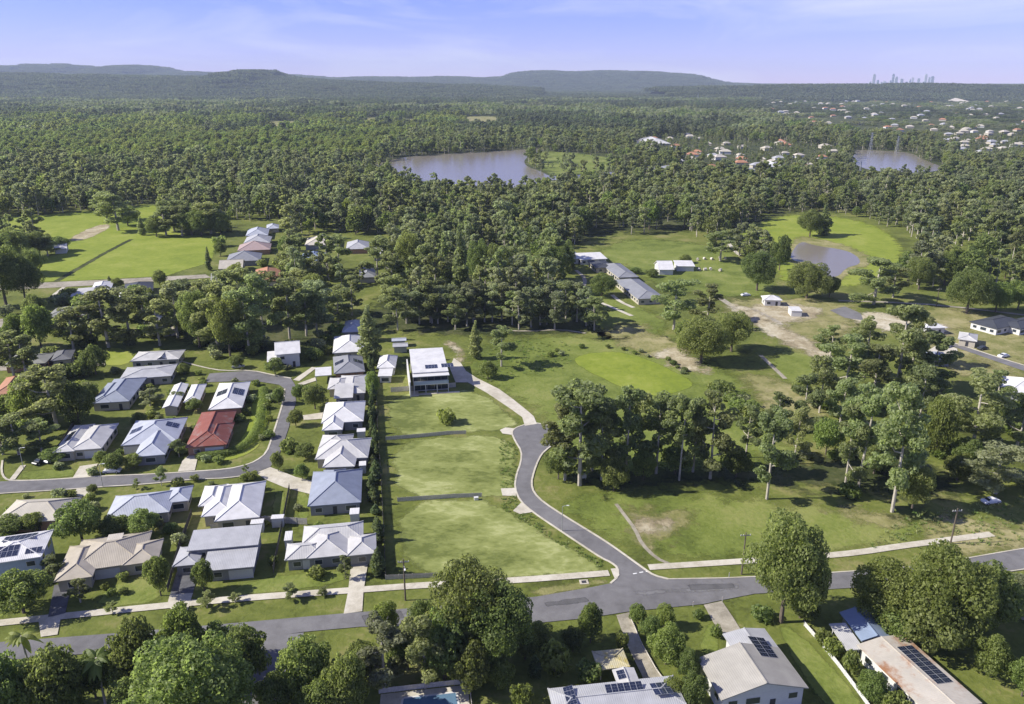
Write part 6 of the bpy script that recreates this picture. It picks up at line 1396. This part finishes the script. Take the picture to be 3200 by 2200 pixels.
def car(bx, by, rz, body, label):
    b = at(bx, by); o = empty('parked_car', b, rz)
    prof = [(-2.15, .35), (-2.2, .75), (-2.0, .95), (-1.35, 1.0), (-.75, 1.42), (.75, 1.45), (1.45, 1.0), (2.1, .9), (2.2, .6), (2.15, .35)]
    v, f = [], []
    for s in (-1, 1):
        for x, z in prof: v.append((x, s * (.86 if z < 1.1 else .68), z))
    n = len(prof)
    f.append(tuple(range(n))); f.append(tuple(reversed(range(n, 2 * n))))
    for i in range(n): f.append((i, i + n, (i + 1) % n + n, (i + 1) % n))
    bo = mesh_obj('body', v, f, body, o)
    g_ = MB().add([(-1.30, -.79, 1.035), (-.76, -.69, 1.395), (-.76, .69, 1.395), (-1.30, .79, 1.035)], [(0, 1, 2, 3)]); g_.v = [(x - .02, y, z + .02) for x, y, z in g_.v]; g_.build('rear_window', 'glass', o)
    MB().add([(1.40, -.79, 1.05), (1.40, .79, 1.05), (.80, .68, 1.42), (.80, -.68, 1.42)], [(0, 1, 2, 3)]).build('windscreen', 'glass', o)
    for s in (-1, 1): MB().add([(-1.0, s * .835, 1.06), (1.1, s * .835, 1.06), (.65, s * .70, 1.38), (-.65, s * .70, 1.38)], [(0, 1, 2, 3)]).build('side_window', 'glass', o)
    for x in (-1.35, 1.35):
        for s in (-1, 1):
            w = MB().tube([(x, s * .72, .32), (x, s * .9, .32)], .32, 14).build('wheel', 'rubber', o); MB().tube([(x, s * .89, .32), (x, s * .915, .32)], .19, 10).build('rim', 'aluminium', w)
    for s in (-1, 1): MB().box(2.12, 2.2, s * .6 - .16, s * .6 + .16, .62, .76).build('headlight', 'lamp_glass', o)
    tag(o, label, 'car')
mat('car_white', (.72, .72, .72), .3, .02); mat('car_silver', (.42, .43, .45), .3, .03, metallic=.4); mat('car_dark', (.04, .045, .05), .3, .05); mat('car_blue', (.07, .10, .2), .3, .05)
car(352, 1476, .1, 'car_white', 'white car parked under a tree on the estate street')
car(165, 1440, 1.2, 'car_silver', 'silver car parked in the shade of the dark tree')
car(130, 1446, 1.2, 'car_dark', 'dark car parked beside the silver one')
car(3095, 1572, .2, 'car_white', 'white car standing in the dry paddock')
car(2960, 1085, .6, 'car_white', 'white car on the poured slab of the building site')
car(2908, 1068, .3, 'car_dark', 'dark car at the head of the new road')
car(3135, 1116, .4, 'car_white', 'white car beside the new road')
car(3070, 1092, .4, 'car_dark', 'dark car beside the new road')
car(745, 1150, .1, 'car_silver', 'silver car at the street head')
car(2330, 925, .2, 'car_white', 'white car beside the graded site')
car(2920, 1030, .2, 'car_silver', 'silver car on the pale soil pad')
for i in range(9):
    b = at(2180 + (i % 5) * 22 + rnd.uniform(-5, 5), 812 + (i // 5) * 34 + rnd.uniform(-3, 3)); o = empty('hay_bale', (b.x, b.y, 0), rnd.uniform(0, 3))
    MB().tube([(-.8, 0, .75), (.8, 0, .75)], .75, 12).build('bale', ROOF['cream'], o); MB().tube([(-.3, 0, .75), (.3, 0, .75)], .76, 12, False).build('net_wrap', 'white_paint', o)
    tag(o, 'pale round bale on the green paddock by the white sheds', 'bale', 'bales by the white sheds')
b = at(1488, 1562); o = empty('equipment_box', b, .2); MB().box(-.5, .5, -.35, .35, 0, .7).build('cabinet', 'white_paint', o); MB().box(-.55, .55, -.4, .4, .7, .78).build('lid', 'white_paint', o); tag(o, 'small white box at the end of the lot fence', 'box')
b = at(1822, 1500); o = empty('sign_board', b, .3); MB().box(-.9, .9, -.04, .04, .5, 1.9).build('board', 'white_paint', o); MB().box(-.8, -.7, .041, .12, 0, 1.8).build('post', 'fence_timber', o); MB().box(.7, .8, .041, .12, 0, 1.8).build('post', 'fence_timber', o); tag(o, 'small white sign board at the foot of the broad gum', 'sign')
# swimming pool
P0 = [at(x, y) for x, y in ((1190, 2172), (1462, 2142), (1472, 2255), (1180, 2290))]
sheet('pool_deck', [p.to_2d() for p in P0], 'concrete', Z_PATH, 'cream paving round the swimming pool')
W0 = [at(x, y) for x, y in ((1262, 2186), (1424, 2168), (1440, 2260), (1245, 2280))]
c0 = sum(W0, Vector()) / 4; po = empty('swimming_pool', (c0.x, c0.y, 0))
mesh_obj('water', [(p.x - c0.x, p.y - c0.y, .19) for p in W0], [(3, 2, 1, 0)], 'pool_water', po)
for i in range(4):
    p, q = W0[i] - c0, W0[(i + 1) % 4] - c0; d = (q - p).normalized(); nn = Vector((d.y, -d.x, 0)) * -.35
    MB().add([(p.x, p.y, .152), (q.x, q.y, .152), (q.x + nn.x, q.y + nn.y, .152), (p.x + nn.x, p.y + nn.y, .152), (p.x, p.y, .23), (q.x, q.y, .23), (q.x + nn.x, q.y + nn.y, .23), (p.x + nn.x, p.y + nn.y, .23)], [(4, 5, 6, 7), (0, 1, 5, 4), (1, 2, 6, 5), (2, 3, 7, 6), (3, 0, 4, 7)]).build('coping', 'white_paint', po)
tag(po, 'blue swimming pool with white coping and cream paving', 'pool')
fence([(1185, 2168), (1466, 2136), (1478, 2250)], 'low dark pool fence', h=1.1, m='fence_timber')
# ------------------------------------------------------------------ rough grass tufts on the vacant lots and verges
def tuft_mesh(seed, h, m):
    q = random.Random(seed); v, f = [], []
    for i in range(14):
        a = q.uniform(0, 6.28); d = q.uniform(0, .35); x, y = d * math.cos(a), d * math.sin(a); hh = h * q.uniform(.5, 1.1); w = .08; t = q.uniform(0, 3.14); l = q.uniform(.1, .3)
        k = len(v); v += [(x - w * math.cos(t), y - w * math.sin(t), 0), (x + w * math.cos(t), y + w * math.sin(t), 0), (x + l * math.cos(a), y + l * math.sin(a), hh)]; f.append((k, k + 1, k + 2))
    me = bpy.data.meshes.new('tuft'); me.from_pydata(v, [], f); me.update(); me.materials.append(MATS[m]); return me
leafmat('leaf_straw', (0.16, 0.19, 0.06), (0.34, 0.35, 0.16)); leafmat('leaf_grass', (0.10, 0.15, 0.03), (0.20, 0.26, 0.07))
tufts = [tuft_mesh(i, .5, 'leaf_straw' if i % 2 else 'leaf_grass') for i in range(4)]
pts, scs, rots, idx = [], [], [], []
def scatter(poly, n, s0, s1, kinds):
    poly = [tuple(p) for p in poly]; X = [p[0] for p in poly]; Y = [p[1] for p in poly]; c = 0
    for _ in range(n * 6):
        if c >= n: break
        x, y = rnd.uniform(min(X), max(X)), rnd.uniform(min(Y), max(Y))
        if not inside(poly, x, y) or not free(x, y): continue
        s = rnd.uniform(s0, s1); pts.append((x, y, .07)); scs.append((s, s, s)); rots.append(rnd.uniform(0, 6.28)); idx.append(rnd.choice(kinds)); c += 1
scatter(gp((1560, 1370), (1610, 1390), (1618, 1420), (1600, 1540), (1700, 1650), (1880, 1752), (1880, 1785), (1570, 1590)), 420, .5, 1.0, (0, 2, 1))
scatter(gp((1450, 1200), (1560, 1060), (1780, 1070), (1780, 1150), (1560, 1190)), 260, .7, 1.5, (0, 1, 2))
scatter(gp((2850, 1600), (3200, 1560), (3200, 1700), (2700, 1720)), 260, .6, 1.3, (1, 3, 0))
points_object('rough_grass', pts, scs, rots, idx, tufts, 'rough straw and green grass tufts on the lots and verges')['category'] = 'grass'
# ------------------------------------------------------------------ air
hz = MB().box(-21000, 21000, -300, 15500, -6, 420).build('haze', 'white_paint')
hm = bpy.data.materials.new('haze_air'); hm.use_nodes = True; t = hm.node_tree; t.nodes.clear()
ho = t.nodes.new('ShaderNodeOutputMaterial'); pv = t.nodes.new('ShaderNodeVolumePrincipled')
pv.inputs['Color'].default_value = (0.70, 0.82, 1.0, 1); pv.inputs['Density'].default_value = HAZE; pv.inputs['Anisotropy'].default_value = 0.0
t.links.new(pv.outputs[0], ho.inputs['Volume'])
hz.data.materials.clear(); hz.data.materials.append(hm); hz['kind'] = 'stuff'; hz['label'] = 'thin blue haze over the valley'
